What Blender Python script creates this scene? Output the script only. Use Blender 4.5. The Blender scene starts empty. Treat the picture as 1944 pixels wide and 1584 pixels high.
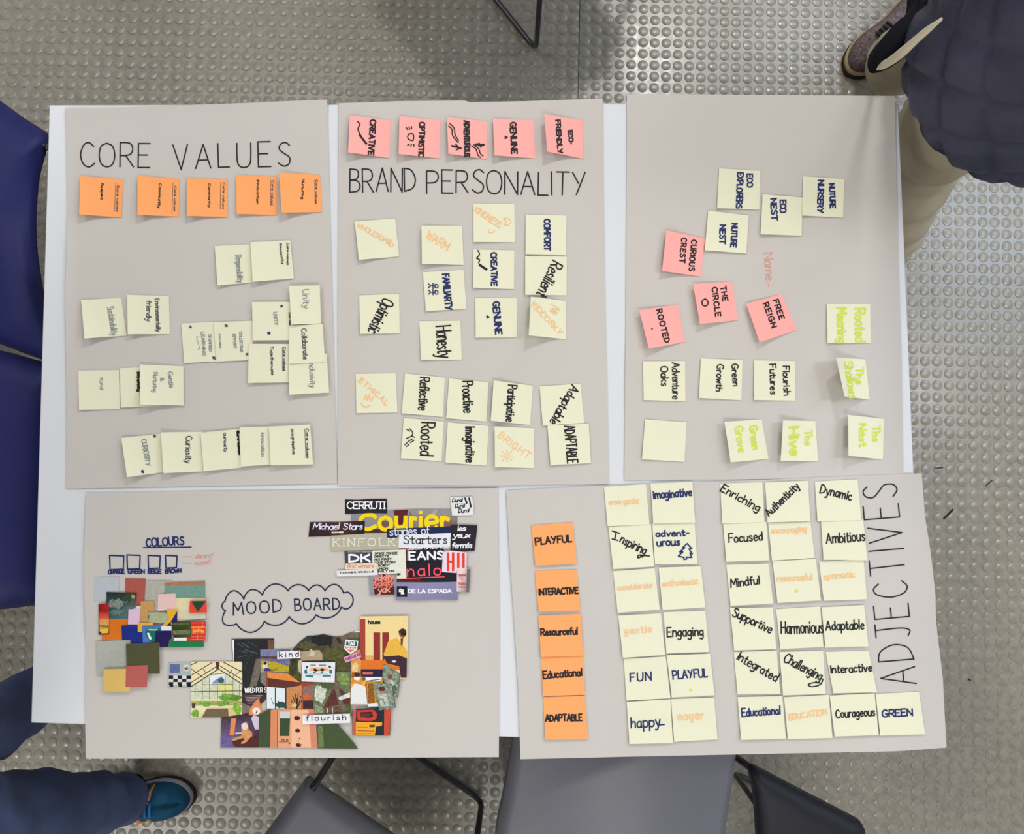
import bpy, math, random
import numpy as np
from mathutils import Vector, Matrix, noise

# ------------------------------------------------------------------ camera, world, lights, exposure
F = 1500.0                      # focal length in pixels of the 1944 x 1584 frame
TILT = math.atan(0.0675)
ZT = 0.74                       # height of the table top
ZD = 1.4625
SC = bpy.context.scene
COL = SC.collection
CAM = Vector((0, -ZD*math.sin(TILT), ZT + ZD*math.cos(TILT)))
cd = bpy.data.cameras.new('camera'); co = bpy.data.objects.new('camera', cd); COL.objects.link(co)
co.location = CAM; co.rotation_euler = (TILT, 0, 0)
cd.sensor_fit = 'HORIZONTAL'; cd.sensor_width = 36.0; cd.lens = 36.0*F/1944; cd.clip_start = 0.02
SC.camera = co
w = bpy.data.worlds.new('room'); SC.world = w; w.use_nodes = True
w.node_tree.nodes['Background'].inputs[0].default_value = (0.93, 0.95, 1.0, 1)
w.node_tree.nodes['Background'].inputs[1].default_value = 0.3
def lamp(name, loc, size, power, col, aim=(0, 0, .3)):
    l = bpy.data.lights.new(name, 'AREA'); l.shape = 'RECTANGLE'; l.size, l.size_y = size
    l.energy = power; l.color = col
    o = bpy.data.objects.new(name, l); COL.objects.link(o); o.location = loc
    d = Vector(aim) - Vector(loc)
    o.rotation_euler = d.to_track_quat('-Z', 'Y').to_euler()
    return o
lamp('ceiling_light_back', (0.88, 2.66, 3.0), (0.36, 0.2), 34, (1, .98, .93))
lamp('ceiling_light_back_right', (1.95, 2.75, 3.0), (0.8, 0.4), 22, (.80, .88, 1))
lamp('ceiling_light_right', (2.1, 0.3, 3.0), (0.3, 1.2), 28, (1, .985, .96))
lamp('ceiling_light_front', (0.5, -1.9, 3.0), (1.2, 0.3), 28, (1, .985, .96))
lamp('ceiling_light_front_left', (-2.1, -2.55, 3.0), (1.0, 0.4), 34, (1, .985, .95))
lamp('ceiling_light_left', (-1.6, 1.9, 3.0), (1.2, 0.3), 22, (1, .985, .96))
lamp('window_daylight', (2.84, 1.25, 2.35), (1.1, 0.8), 26, (.50, .70, 1))
SC.view_settings.view_transform = 'Standard'; SC.view_settings.look = 'None'
SC.view_settings.gamma = 1; SC.view_settings.use_curve_mapping = False
SC.view_settings.exposure = 0.1

# ------------------------------------------------------------------ helpers
ct, st = math.cos(TILT), math.sin(TILT)
def P(x, y, z):
    """the point of the room at height z seen at pixel x, y"""
    a, b = (x-972.)/F, -(y-792.)/F
    d = (a, b*ct + st, b*st - ct)
    t = (z - CAM.z)/d[2]
    return Vector((CAM.x + t*d[0], CAM.y + t*d[1], z))
def lin(h, a=0.0):
    if isinstance(h, str):
        h = h.lstrip('#'); c = [int(h[i:i+2], 16)/255. for i in (0, 2, 4)]
    else: c = h
    return tuple(((v/12.92) if v <= .04045 else ((v+.055)/1.055)**2.4) for v in c) + (a,)
def mesh(name, vs, fs, mats, parent=None, smooth=False, uvcol=None):
    me = bpy.data.meshes.new(name); me.from_pydata([tuple(v) for v in vs], [], fs)
    for m in (mats if isinstance(mats, (list, tuple)) else [mats]): me.materials.append(m)
    if uvcol is not None:
        ca = me.color_attributes.new('print', 'FLOAT_COLOR', 'POINT')
        ca.data.foreach_set('color', np.array(uvcol, dtype=np.float32).ravel())
    if smooth: me.polygons.foreach_set('use_smooth', [True]*len(me.polygons))
    me.update()
    o = bpy.data.objects.new(name, me); COL.objects.link(o)
    if parent is not None: o.parent = parent
    return o
def setorigin(o, c):
    """put the origin of an unparented mesh object at c"""
    c = Vector(c); o.data.transform(Matrix.Translation(-c)); o.location = c
    return o
def tag(o, label=None, cat=None, group=None, kind=None):
    if label: o['label'] = label
    if cat: o['category'] = cat
    if group: o['group'] = group
    if kind: o['kind'] = kind
    return o
def empty(name, loc, label, cat, group=None):
    o = bpy.data.objects.new(name, None); COL.objects.link(o); o.location = loc; o.empty_display_size = .05
    return tag(o, label, cat, group)
def child_mesh(name, vs, fs, mats, root, **k):
    """vertices in world coordinates, parented to a root that is only translated"""
    l = Vector(root.location)
    return mesh(name, [Vector(v)-l for v in vs], fs, mats, root, **k)

def mat(name, col, rough=.6, spec=.3, nscale=0, namt=0, bump=0, bscale=60, metal=0, sheen=0, coat=0):
    m = bpy.data.materials.new(name); m.use_nodes = True; nt = m.node_tree; b = nt.nodes['Principled BSDF']
    c = lin(col)[:3] + (1,)
    b.inputs['Base Color'].default_value = c; b.inputs['Roughness'].default_value = rough
    b.inputs['Specular IOR Level'].default_value = spec; b.inputs['Metallic'].default_value = metal
    b.inputs['Sheen Weight'].default_value = sheen; b.inputs['Coat Weight'].default_value = coat
    tc = nt.nodes.new('ShaderNodeTexCoord')
    if nscale:
        n = nt.nodes.new('ShaderNodeTexNoise'); n.inputs['Scale'].default_value = nscale; n.inputs['Detail'].default_value = 5
        nt.links.new(tc.outputs['Object'], n.inputs['Vector'])
        r = nt.nodes.new('ShaderNodeMapRange'); r.inputs[3].default_value = 1-namt; r.inputs[4].default_value = 1+namt
        r.inputs[1].default_value = .25; r.inputs[2].default_value = .75
        nt.links.new(n.outputs['Fac'], r.inputs[0])
        x = nt.nodes.new('ShaderNodeMix'); x.data_type = 'RGBA'; x.blend_type = 'MULTIPLY'; x.inputs[0].default_value = 1
        x.inputs[6].default_value = c; nt.links.new(r.outputs[0], x.inputs[7]); nt.links.new(x.outputs[2], b.inputs['Base Color'])
    if bump:
        n = nt.nodes.new('ShaderNodeTexNoise'); n.inputs['Scale'].default_value = bscale; n.inputs['Detail'].default_value = 4
        nt.links.new(tc.outputs['Object'], n.inputs['Vector'])
        u = nt.nodes.new('ShaderNodeBump'); u.inputs['Strength'].default_value = bump; u.inputs['Distance'].default_value = .004
        nt.links.new(n.outputs['Fac'], u.inputs['Height']); nt.links.new(u.outputs[0], b.inputs['Normal'])
    return m
def print_mat():
    """printed paper: the ink colour comes from the print attribute, its alpha says how mottled the print is"""
    m = bpy.data.materials.new('printed_paper'); m.use_nodes = True; nt = m.node_tree; b = nt.nodes['Principled BSDF']
    b.inputs['Roughness'].default_value = .45; b.inputs['Specular IOR Level'].default_value = .25
    at = nt.nodes.new('ShaderNodeVertexColor'); at.layer_name = 'print'
    ge = nt.nodes.new('ShaderNodeNewGeometry')
    n = nt.nodes.new('ShaderNodeTexNoise'); n.inputs['Scale'].default_value = 260; n.inputs['Detail'].default_value = 6
    n.inputs['Roughness'].default_value = .65
    nt.links.new(ge.outputs['Position'], n.inputs['Vector'])
    s = nt.nodes.new('ShaderNodeMath'); s.operation = 'SUBTRACT'; s.inputs[1].default_value = .5
    nt.links.new(n.outputs['Fac'], s.inputs[0])
    k = nt.nodes.new('ShaderNodeMath'); k.operation = 'MULTIPLY'; nt.links.new(s.outputs[0], k.inputs[0]); nt.links.new(at.outputs['Alpha'], k.inputs[1])
    k2 = nt.nodes.new('ShaderNodeMath'); k2.operation = 'MULTIPLY_ADD'; k2.inputs[1].default_value = 7; k2.inputs[2].default_value = 1
    nt.links.new(k.outputs[0], k2.inputs[0])
    k3 = nt.nodes.new('ShaderNodeMath'); k3.operation = 'MAXIMUM'; k3.inputs[1].default_value = .08; nt.links.new(k2.outputs[0], k3.inputs[0])
    x = nt.nodes.new('ShaderNodeMix'); x.data_type = 'RGBA'; x.blend_type = 'MULTIPLY'; x.inputs[0].default_value = 1
    nt.links.new(at.outputs['Color'], x.inputs[6]); nt.links.new(k3.outputs[0], x.inputs[7])
    nt.links.new(x.outputs[2], b.inputs['Base Color'])
    return m
M = dict(
    laminate=mat('white_laminate', '#dadce1', .35, .4),
    edge=mat('dark_table_edge', '#2a2829', .5),
    steel=mat('grey_steel', '#77797c', .35, .5, metal=.8),
    sheet=mat('flipchart_paper', '#c8c2bd', .75, .15, 6, .015, .12, 9),
    yellow=mat('pale_yellow_paper', '#e6e4c9', .7, .15, 14, .012),
    orange=mat('orange_paper', '#ffa868', .7, .15, 14, .02),
    pink=mat('pink_paper', '#ffaea8', .7, .15, 14, .02),
    black=mat('black_marker', '#1d1c22', .6), navy=mat('blue_marker', '#1d2a62', .6),
    dnavy=mat('dark_blue_marker', '#1f2545', .6),
    oink=mat('orange_marker', '#f4c48e', .6), gink=mat('green_highlighter', '#cfdc4c', .6),
    rink=mat('red_pencil', '#d99a8a', .7), pencil=mat('pencil', '#8b8f92', .7), dpencil=mat('dark_pencil', '#4d5058', .7),
    print=print_mat())

# ------------------------------------------------------------------ a single-stroke hand for everything written
GL = """A 7|l 0,0 3.5,10 7,0|l 1.2,3.5 5.8,3.5
B 6|l 0,0 0,10|s 0,10 4,9.6 5,7.6 3.8,5.7 0,5.2|s 0,5.2 4.5,4.8 6,2.6 4.5,.5 0,0
C 6.5|s 6.1,8.4 4,10 1.5,9 0,5 1.3,1.2 4,0 6.5,1.5
D 6.5|l 0,0 0,10|s 0,10 4,9.3 6.5,5.5 5,1.5 0,0
E 5.5|l 5.5,10 0,10 0,0 5.5,0|l 0,5.2 4.3,5.2
F 5.2|l 5.2,10 0,10 0,0|l 0,5.2 4.2,5.2
G 7|s 6.2,8.6 4,10 1.5,9 0,5 1.3,1.2 4,0 6.3,1.4 6.6,4.3|l 6.9,4.4 4,4.4
H 6.5|l 0,0 0,10|l 6.5,0 6.5,10|l 0,5 6.5,5
I .6|l .3,0 .3,10
J 5|l .6,10 6,10|s 3.6,10 3.7,3 2.5,.3 .3,.9
K 6|l 0,0 0,10|l 5.6,10 0,4.4|l 1.5,5.8 6,0
L 5|l 0,10 0,0 5,0
M 8|l 0,0 .8,10 4,3.5 7.2,10 8,0
N 6.5|l 0,0 0,10 6.5,0 6.5,10
O 7.5|s 3.8,10 1,8.8 0,5 1,1.2 3.8,0 6.5,1.2 7.5,5 6.4,8.8 3.6,10
P 6|l 0,0 0,10|s 0,10 4.5,9.7 6,7.3 4.4,5 0,4.6
Q 7.5|s 3.8,10 1,8.8 0,5 1,1.2 3.8,0 6.5,1.2 7.5,5 6.4,8.8 3.6,10|l 5,2.5 8,-.5
R 6.3|l 0,0 0,10|s 0,10 4.5,9.7 5.9,7.3 4.4,5 0,4.6|l 2.5,4.8 6.3,0
S 5.8|s 5.4,8.7 3.5,10 1.2,9.3 .6,7.2 3,5.3 5.4,3.6 5.2,1 2.8,0 .2,1.3
T 6.5|l 0,10 6.5,10|l 3.25,10 3.25,0
U 6.3|s 0,10 .1,3 1.2,.6 3.2,0 5.2,.7 6.2,3 6.3,10
V 6.5|l 0,10 3.25,0 6.5,10
W 9|l 0,10 2.3,0 4.5,8 6.7,0 9,10
X 6.5|l 0,10 6.5,0|l 6.5,10 0,0
Y 6.5|l 0,10 3.3,5|l 6.5,10 2.3,0
Z 6|l 0,10 6,10 0,0 6,0
a 4.8|s 4.6,5.2 2.5,6 .4,4.4 .3,1.6 2,0 4,1 4.6,3.4|l 4.6,6 4.8,0
b 4.8|l 0,10 0,0|s 0,4 2.5,6 4.8,4.2 4.6,1.4 2.5,0 0,1.2
c 4.2|s 4,5 2.4,6 .4,4.4 .3,1.4 2.2,0 4.2,1
d 4.8|s 4.6,4.8 2.5,6 .3,4 .4,1.4 2,0 4.6,1.4|l 4.7,10 4.7,0
e 4.6|s .4,3.1 4.4,3.6 3.8,5.6 2,6 .3,4 .6,1.2 2.4,0 4.6,1
f 3.4|s 3.9,9.4 2.3,9.7 1.5,7.5 1.4,0|l 0,5.8 3.4,5.8
g 4.8|s 4.6,5.2 2.4,6 .3,4.2 .6,1.6 2.4,.8 4.6,2.6|s 4.7,6 4.6,-1 3,-3.4 .4,-2.6
h 4.8|l 0,10 0,0|s 0,3.5 2,6 4.2,5.2 4.6,3 4.6,0
i .8|l .4,6 .4,0|l .3,8 .5,8.9
j 2|s 1.6,6 1.6,-1 .9,-3 -.6,-2.6|l 1.5,8 1.7,8.9
k 4.6|l 0,10 0,0|l 4.2,6 0,2.4|l 1.2,3.6 4.6,0
l .8|l .4,10 .4,0
m 7.6|l 0,6 0,0|s 0,3.5 1.5,6 3.4,5.4 3.8,0|s 3.8,3.5 5.4,6 7.2,5.2 7.6,0
n 4.6|l 0,6 0,0|s 0,3.5 2,6 4,5.2 4.5,3 4.6,0
o 4.8|s 2.5,6 .6,5.2 0,3 .7,.8 2.5,0 4.2,.9 4.8,3 4.1,5.3 2.3,6
p 4.8|l 0,6 0,-3.5|s 0,4.4 2.5,6 4.8,4.2 4.6,1.4 2.5,0 0,1.2
r 3.2|l 0,6 0,0|s 0,3.5 1.4,5.8 3.2,5.6
s 4|s 3.8,5.1 2,6 .5,4.8 2,3.2 3.8,1.8 2.6,.1 .2,.8
t 3.4|s 1.5,9 1.5,1.2 2.4,0 3.6,.6|l 0,6 3.4,6
u 4.8|s 0,6 .1,1.5 1.6,0 3.6,.8 4.6,3|l 4.7,6 4.8,0
v 4.6|l 0,6 2.3,0 4.6,6
w 6.6|l 0,6 1.7,0 3.3,5 5,0 6.6,6
x 4.4|l 0,6 4.4,0|l 4.4,6 0,0
y 4.8|l 0,6 2.5,.4|s 4.8,6 3,0 1.6,-3.2 -.4,-3
z 4.2|l 0,6 4.2,6 0,0 4.2,0
- 3.4|l 0,4.6 3.4,4.6
. .8|l .2,0 .6,.5
, .8|l .8,.8 0,-1.5
& 6|s 6,0 1.4,7 2.6,9.8 4,8 .6,3.4 1.4,.3 3.6,0 5.6,4
? 4.5|s 0,8.4 2,10 4.3,8.4 3.8,6 2,4.8 2,3|l 2,.9 2,.2
' 1|l .5,10 .3,8
é 4.6|s .4,3.1 4.4,3.6 3.8,5.6 2,6 .3,4 .6,1.2 2.4,0 4.6,1|l 2,7.4 3.6,9
* 5|l 2.5,8 2.5,2|l 0,6.5 5,3.5|l 0,3.5 5,6.5
+ 5|l 2.5,8 2.5,2|l 0,5 5,5"""
GLY = {}
for ln in GL.split('\n'):
    a = ln[2:].split('|')
    GLY[ln[0]] = (float(a[0]), [(s[0], [tuple(float(q) for q in p.split(',')) for p in s[2:].split(' ')]) for s in a[1:]])
def crom(pts, n=4):
    if len(pts) < 3: return list(pts)
    out = []; q = [pts[0]] + list(pts) + [pts[-1]]
    for i in range(1, len(q)-2):
        p0, p1, p2, p3 = q[i-1:i+3]
        for k in range(n):
            t = k/n
            out.append(tuple(.5*((2*p1[d]) + (p2[d]-p0[d])*t + (2*p0[d]-5*p1[d]+4*p2[d]-p3[d])*t*t + (3*p1[d]-p0[d]-3*p2[d]+p3[d])*t**3) for d in range(2)))
    out.append(pts[-1]); return out
def text_strokes(s, x0, y0, x1, y1, h, gap=1.8, slant=0., jit=.35, seed=1, serif=False):
    """strokes of a line of writing in pixels: baseline from x0,y0 to x1,y1, capitals h pixels high"""
    rnd = random.Random(hash_(s) + seed); cur = 0; st_ = []
    for ch in s:
        if ch == ' ': cur += 4.5; continue
        wd, ss = GLY[ch]; dy = rnd.uniform(-jit, jit); sc = 1 + rnd.uniform(-jit, jit)*.12; rot = rnd.uniform(-jit, jit)*.12
        for kind, pts in ss:
            p = crom(pts) if kind == 's' else pts
            st_.append([(cur + x*sc + rot*y, y*sc + dy) for x, y in p])
            if serif:
                for (x, y) in (p[0], p[-1]):
                    if abs(y) < .05 or abs(y-10) < .05 or (abs(y-6) < .05 and ch.islower()):
                        st_.append([(cur+x-1.1, y), (cur+x+1.1, y)])
        cur += wd + gap
    W = cur - gap; dx, dy = x1-x0, y1-y0; L = math.hypot(dx, dy); ux, uy = dx/L, dy/L; vx, vy = uy, -ux
    kx, ky = L/max(W, .1), h/10.
    return [[(x0 + ux*(x*kx + slant*y*ky) + vx*y*ky, y0 + uy*(x*kx + slant*y*ky) + vy*y*ky) for x, y in s_] for s_ in st_]
def hash_(s): return sum((i+1)*ord(c) for i, c in enumerate(s))
def ribbon(strokes, wd, zf, vs, fs, off=0.0):
    """pen strokes as flat ribbons wd pixels wide on the surface whose height is zf(x, y)"""
    parts = []
    for p in strokes:                       # a sharp turn of the pen starts a new ribbon
        cur = [p[0]]
        for i in range(1, len(p)):
            cur.append(p[i])
            if i < len(p)-1:
                a, b = (p[i][0]-p[i-1][0], p[i][1]-p[i-1][1]), (p[i+1][0]-p[i][0], p[i+1][1]-p[i][1])
                la, lb = math.hypot(*a), math.hypot(*b)
                if la > 1e-6 and lb > 1e-6 and (a[0]*b[0]+a[1]*b[1])/(la*lb) < .35: parts.append(cur); cur = [p[i]]
        parts.append(cur)
    for np_, p in enumerate(parts):
        oz = off + (np_ % 60)*2.5e-6
        q = [p[0]]
        for a in p[1:]:
            if math.hypot(a[0]-q[-1][0], a[1]-q[-1][1]) > 1e-3: q.append(a)
        if len(q) < 2: q = [q[0], (q[0][0]+wd*.5, q[0][1])]
        # split long segments so that they follow a curled surface
        r = [q[0]]
        for a, b in zip(q, q[1:]):
            n = max(1, int(math.hypot(a[0]-b[0], a[1]-b[1])/14))
            for k in range(1, n+1): r.append((a[0]+(b[0]-a[0])*k/n, a[1]+(b[1]-a[1])*k/n))
        q = r; e = .35*wd
        def un(a, b):
            d = math.hypot(b[0]-a[0], b[1]-a[1]); return ((b[0]-a[0])/d, (b[1]-a[1])/d)
        u = un(q[0], q[1]); q[0] = (q[0][0]-u[0]*e, q[0][1]-u[1]*e)
        u = un(q[-2], q[-1]); q[-1] = (q[-1][0]+u[0]*e, q[-1][1]+u[1]*e)
        b0 = len(vs)
        for i, a in enumerate(q):
            d1 = un(q[i-1], a) if i else un(a, q[i+1]); d2 = un(a, q[i+1]) if i < len(q)-1 else d1
            nx, ny = -(d1[1]+d2[1]), d1[0]+d2[0]; l = math.hypot(nx, ny)
            if l < .35: nx, ny, l = -d1[1], d1[0], 1
            m = min(1.5, 2/max(l, .6)) if l > .6 else 1
            hw = wd*.5*(m if l != 1 else 1)
            for sg in (-1, 1):
                x, y = a[0]+sg*nx/l*hw, a[1]+sg*ny/l*hw
                vs.append(P(x, y, zf(x, y) + .0005 + oz + i*8e-7))
        for i in range(len(q)-1):
            k = b0 + 2*i; fs.append((k, k+1, k+3, k+2))
def hs(x, y):
    """gentle waviness of the big sheets lying on the table"""
    k = min(1, max(0, (x-140)/40.))*min(1, max(0, (960-x)/30.))*min(1, max(0, (y-935)/40.))      # the glued mood board lies flat
    return ZT + .0012 + .0011*(1 + (1-k)*noise.noise(Vector((x/170., y/150., 1.3))))
# ------------------------------------------------------------------ the floor: studded rubber tiles
FR = math.radians(-1.5); PIT = 0.0335; FO = Vector((0.173, 0.35, 0))
def fl(u, v): return Vector((FO.x + u*math.cos(FR) - v*math.sin(FR), FO.y + u*math.sin(FR) + v*math.cos(FR), 0))
def floor_mat():
    m = bpy.data.materials.new('grey_rubber'); m.use_nodes = True; nt = m.node_tree; b = nt.nodes['Principled BSDF']
    b.inputs['Specular IOR Level'].default_value = .55
    g = nt.nodes.new('ShaderNodeNewGeometry')
    n = nt.nodes.new('ShaderNodeTexNoise'); n.inputs['Scale'].default_value = 1.7; n.inputs['Detail'].default_value = 7
    n2 = nt.nodes.new('ShaderNodeTexNoise'); n2.inputs['Scale'].default_value = 46; n2.inputs['Detail'].default_value = 5
    for q in (n, n2): nt.links.new(g.outputs['Position'], q.inputs['Vector'])
    cr = nt.nodes.new('ShaderNodeValToRGB'); cr.color_ramp.elements[0].position = .3; cr.color_ramp.elements[1].position = .7
    cr.color_ramp.elements[0].color = lin('#8f897c', 1); cr.color_ramp.elements[1].color = lin('#9d968a', 1)
    nt.links.new(n.outputs['Fac'], cr.inputs[0])
    r = nt.nodes.new('ShaderNodeMapRange'); r.inputs[1].default_value = .25; r.inputs[2].default_value = .75; r.inputs[3].default_value = .84; r.inputs[4].default_value = 1.16
    nt.links.new(n2.outputs['Fac'], r.inputs[0])
    x = nt.nodes.new('ShaderNodeMix'); x.data_type = 'RGBA'; x.blend_type = 'MULTIPLY'; x.inputs[0].default_value = 1
    nt.links.new(cr.outputs[0], x.inputs[6]); nt.links.new(r.outputs[0], x.inputs[7]); nt.links.new(x.outputs[2], b.inputs['Base Color'])
    rr = nt.nodes.new('ShaderNodeMapRange'); rr.inputs[1].default_value = .3; rr.inputs[2].default_value = .7; rr.inputs[3].default_value = .22; rr.inputs[4].default_value = .34
    nt.links.new(n2.outputs['Fac'], rr.inputs[0]); nt.links.new(rr.outputs[0], b.inputs['Roughness'])
    u = nt.nodes.new('ShaderNodeBump'); u.inputs['Strength'].default_value = .25; u.inputs['Distance'].default_value = .001
    nt.links.new(n2.outputs['Fac'], u.inputs['Height']); nt.links.new(u.outputs[0], b.inputs['Normal'])
    return m
M['rubber'] = floor_mat(); M['joint'] = mat('dark_floor_joint', '#3c3932', .8)
U = (-2.01*1.5, -2.01*.0, 2.01*1.4)
us = [-3.015, -2.01, 0, 2.01, 2.814]; vs_ = [-3.35, 2.881]
FSEG = 14
prof = [(.0146, .0001), (.0141, .0011), (.0132, .0015)]
def stud_arrays(n_seg=FSEG):
    v = []; f = []
    for r, z in prof:
        for k in range(n_seg): v.append((r*math.cos(2*math.pi*k/n_seg), r*math.sin(2*math.pi*k/n_seg), z))
    for j in range(2):
        for k in range(n_seg):
            k2 = (k+1) % n_seg; f.append((j*n_seg+k, j*n_seg+k2, (j+1)*n_seg+k2, (j+1)*n_seg+k))
    f.append(tuple(2*n_seg+k for k in range(n_seg)))
    return v, f
sv, sf = stud_arrays()
a0, a1, b0, b1 = us[0], us[-1], vs_[0], vs_[-1]
fv = [fl(a0, b0), fl(a1, b0), fl(a1, b1), fl(a0, b1)]
floor = mesh('floor', [v+Vector((0, 0, -.004)) for v in fv] + [v+Vector((0, 0, -.06)) for v in fv],
             [(0, 1, 2, 3), (7, 6, 5, 4), (0, 4, 5, 1), (1, 5, 6, 2), (2, 6, 7, 3), (3, 7, 4, 0)], M['joint'])
tag(floor, 'grey studded rubber floor under the table and chairs', kind='structure')
def topx(p):
    d = Vector(p) - CAM; zc = -(d.y*st - d.z*ct)
    zc = d.y*st - d.z*ct; yu = d.y*ct + d.z*st
    return 972 + F*d.x/zc, 792 - F*yu/zc
def big_stud(p):
    x, y = topx(p); return (y > 1446 and 0 < x < 1944) and not (980 < x < 1380 and y > 1440)
cands = []
tiles = []
for i in range(len(us)-1):
    for j in range(len(vs_)-1):
        g = .0009
        q = [(us[i]+g, vs_[j]+g), (us[i+1]-g, vs_[j]+g), (us[i+1]-g, vs_[j+1]-g), (us[i]+g, vs_[j+1]-g)]
        v = [fl(*c) for c in q]; v = [p + Vector((0, 0, 0)) for p in v] + [p - Vector((0, 0, .0038)) for p in v]
        t = mesh('rubber_sheet', v, [(0, 1, 2, 3), (7, 6, 5, 4), (0, 4, 5, 1), (1, 5, 6, 2), (2, 6, 7, 3), (3, 7, 4, 0)], M['rubber'], floor)
        tiles.append(t); cen = []
        nu = int(round((us[i+1]-us[i])/PIT)); nv = int(round((vs_[j+1]-vs_[j])/PIT))
        for a in range(nu):
            for b in range(nv):
                p = fl(us[i] + (a+.5)*PIT, vs_[j] + (b+.5)*PIT); cen.append(p)
                if big_stud(p): cands.append((-topx(p)[1], len(tiles)-1, tuple(p)))
        t['_c'] = 0; tiles[-1] = (t, cen)
cands.sort(); cands = cands[:300]; chosen = {c[2] for c in cands}
SV = np.array(sv, dtype=np.float32)
stud_me = None
for k, (t, cen) in enumerate(tiles):
    del t['_c']
    rest = np.array([tuple(p) for p in cen if tuple(p) not in chosen], dtype=np.float32); n = len(rest)
    if n:
        V = (rest[:, None, :] + SV[None]).reshape(-1, 3); nvs = len(sv)
        loops = []; tot = []
        base = np.arange(n)[:, None]*nvs
        for f in sf: pass
        fl_idx = np.concatenate([np.array(f) for f in sf]); ft = np.array([len(f) for f in sf])
        L = (base + fl_idx[None]).ravel(); FT = np.tile(ft, n); FS = np.concatenate([[0], np.cumsum(FT)[:-1]])
        me = bpy.data.meshes.new('studs'); me.vertices.add(len(V)); me.vertices.foreach_set('co', V.ravel())
        me.loops.add(len(L)); me.loops.foreach_set('vertex_index', L.astype(np.int32))
        me.polygons.add(len(FT)); me.polygons.foreach_set('loop_start', FS.astype(np.int32)); me.polygons.foreach_set('loop_total', FT.astype(np.int32))
        me.materials.append(M['rubber']); me.update(calc_edges=True)
        o = bpy.data.objects.new('studs', me); COL.objects.link(o); o.parent = t; o['kind'] = 'stuff'
stud_me = bpy.data.meshes.new('stud'); stud_me.from_pydata(sv, [], sf); stud_me.materials.append(M['rubber'])
for _, k, p in cands:
    o = bpy.data.objects.new('stud', stud_me); COL.objects.link(o); o.parent = tiles[k][0]; o.location = p
# scuff marks right of the table
sv_, sf_ = [], []
for pts, wd in (([(1792, 985), (1800, 978), (1809, 968)], 3.5), ([(1872, 922), (1884, 912)], 2), ([(1776, 889), (1790, 888)], 2), ([(1839, 1290), (1842, 1292)], 3)):
    ribbon([pts], wd, lambda x, y: .0018, sv_, sf_)
so = mesh('scuff_mark', sv_, sf_, mat('black_scuff', '#1f1d1b', .7), floor); so['kind'] = 'stuff'; so['label'] = 'short black scuff marks on the floor right of the table'

# ------------------------------------------------------------------ the room around
M['wall'] = mat('off_white_wall', '#dcdbd8', .9, .1); M['ceil'] = mat('white_ceiling', '#e8e8e6', .9, .1)
def slab(name, a, b, c, d, z0, z1, m):
    q = [fl(*a), fl(*b), fl(*c), fl(*d)]; vs = [p+Vector((0, 0, z0)) for p in q] + [p+Vector((0, 0, z1)) for p in q]
    return tag(mesh(name, vs, [(3, 2, 1, 0), (4, 5, 6, 7)] + [(k, (k+1) % 4, 4+(k+1) % 4, 4+k) for k in range(4)], m), kind='structure')
t_ = .1
slab('wall_left', (a0-t_, b0), (a0, b0), (a0, b1), (a0-t_, b1), -.06, 3.05, M['wall'])
slab('wall_right', (a1, b0), (a1+t_, b0), (a1+t_, b1), (a1, b1), -.06, 3.05, M['wall'])
slab('wall_back', (a0-t_, b1), (a1+t_, b1), (a1+t_, b1+t_), (a0-t_, b1+t_), -.06, 3.05, M['wall'])
slab('wall_front', (a0-t_, b0-t_), (a1+t_, b0-t_), (a1+t_, b0), (a0-t_, b0), -.06, 3.05, M['wall'])
slab('ceiling', (a0-t_, b0-t_), (a1+t_, b0-t_), (a1+t_, b1+t_), (a0-t_, b1+t_), 3.05, 3.15, M['ceil'])

# ------------------------------------------------------------------ the table
TC = [P(93, 199, ZT), P(1706, 196, ZT), P(1757, 1424, ZT), P(58, 1372, ZT)]
TC[3] = P(58, 1373, ZT)
tb = empty('table', ((TC[0]+TC[1]+TC[2]+TC[3])/4)*1.0, 'big white-topped table covered by five flipchart sheets of sticky notes', 'table')
tb.location.z = 0
v = [Vector(c) for c in TC]
cen = sum(v, Vector())/4
ins = [c + (cen-c).normalized()*.0025 - Vector((0, 0, 0)) for c in v]
vv = [c for c in ins] + [c - Vector((0, 0, .002)) for c in v] + [c - Vector((0, 0, .004)) for c in v]
ff = [(3, 2, 1, 0)] + [(a, (a+1) % 4, 4+(a+1) % 4, 4+a) for a in range(4)] + [(4+a, 4+(a+1) % 4, 8+(a+1) % 4, 8+a) for a in range(4)]
ff[0] = (0, 3, 2, 1)
child_mesh('tabletop', vv, ff, M['laminate'], tb)
vv = [c - Vector((0, 0, .004)) for c in v] + [c - Vector((0, 0, .026)) for c in v]
child_mesh('table_edge', vv, [(0, 1, 2, 3), (7, 6, 5, 4)] + [(a, (a+1) % 4, 4+(a+1) % 4, 4+a) for a in range(4)], M['edge'], tb)
def box_between(p, s, z0, z1):
    q = [(-1, -1), (1, -1), (1, 1), (-1, 1)]
    vs = [Vector((p.x+a*s, p.y+b*s, z0)) for a, b in q] + [Vector((p.x+a*s*.98, p.y+b*s*.98, z1)) for a, b in q]
    return vs, [(3, 2, 1, 0), (4, 5, 6, 7)] + [(a, (a+1) % 4, 4+(a+1) % 4, 4+a) for a in range(4)]
for c in v:
    p = c + (cen-c).normalized()*.19
    vs, fs = box_between(p, .022, .004, ZT-.026); child_mesh('leg', vs, fs, M['steel'], tb)

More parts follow.
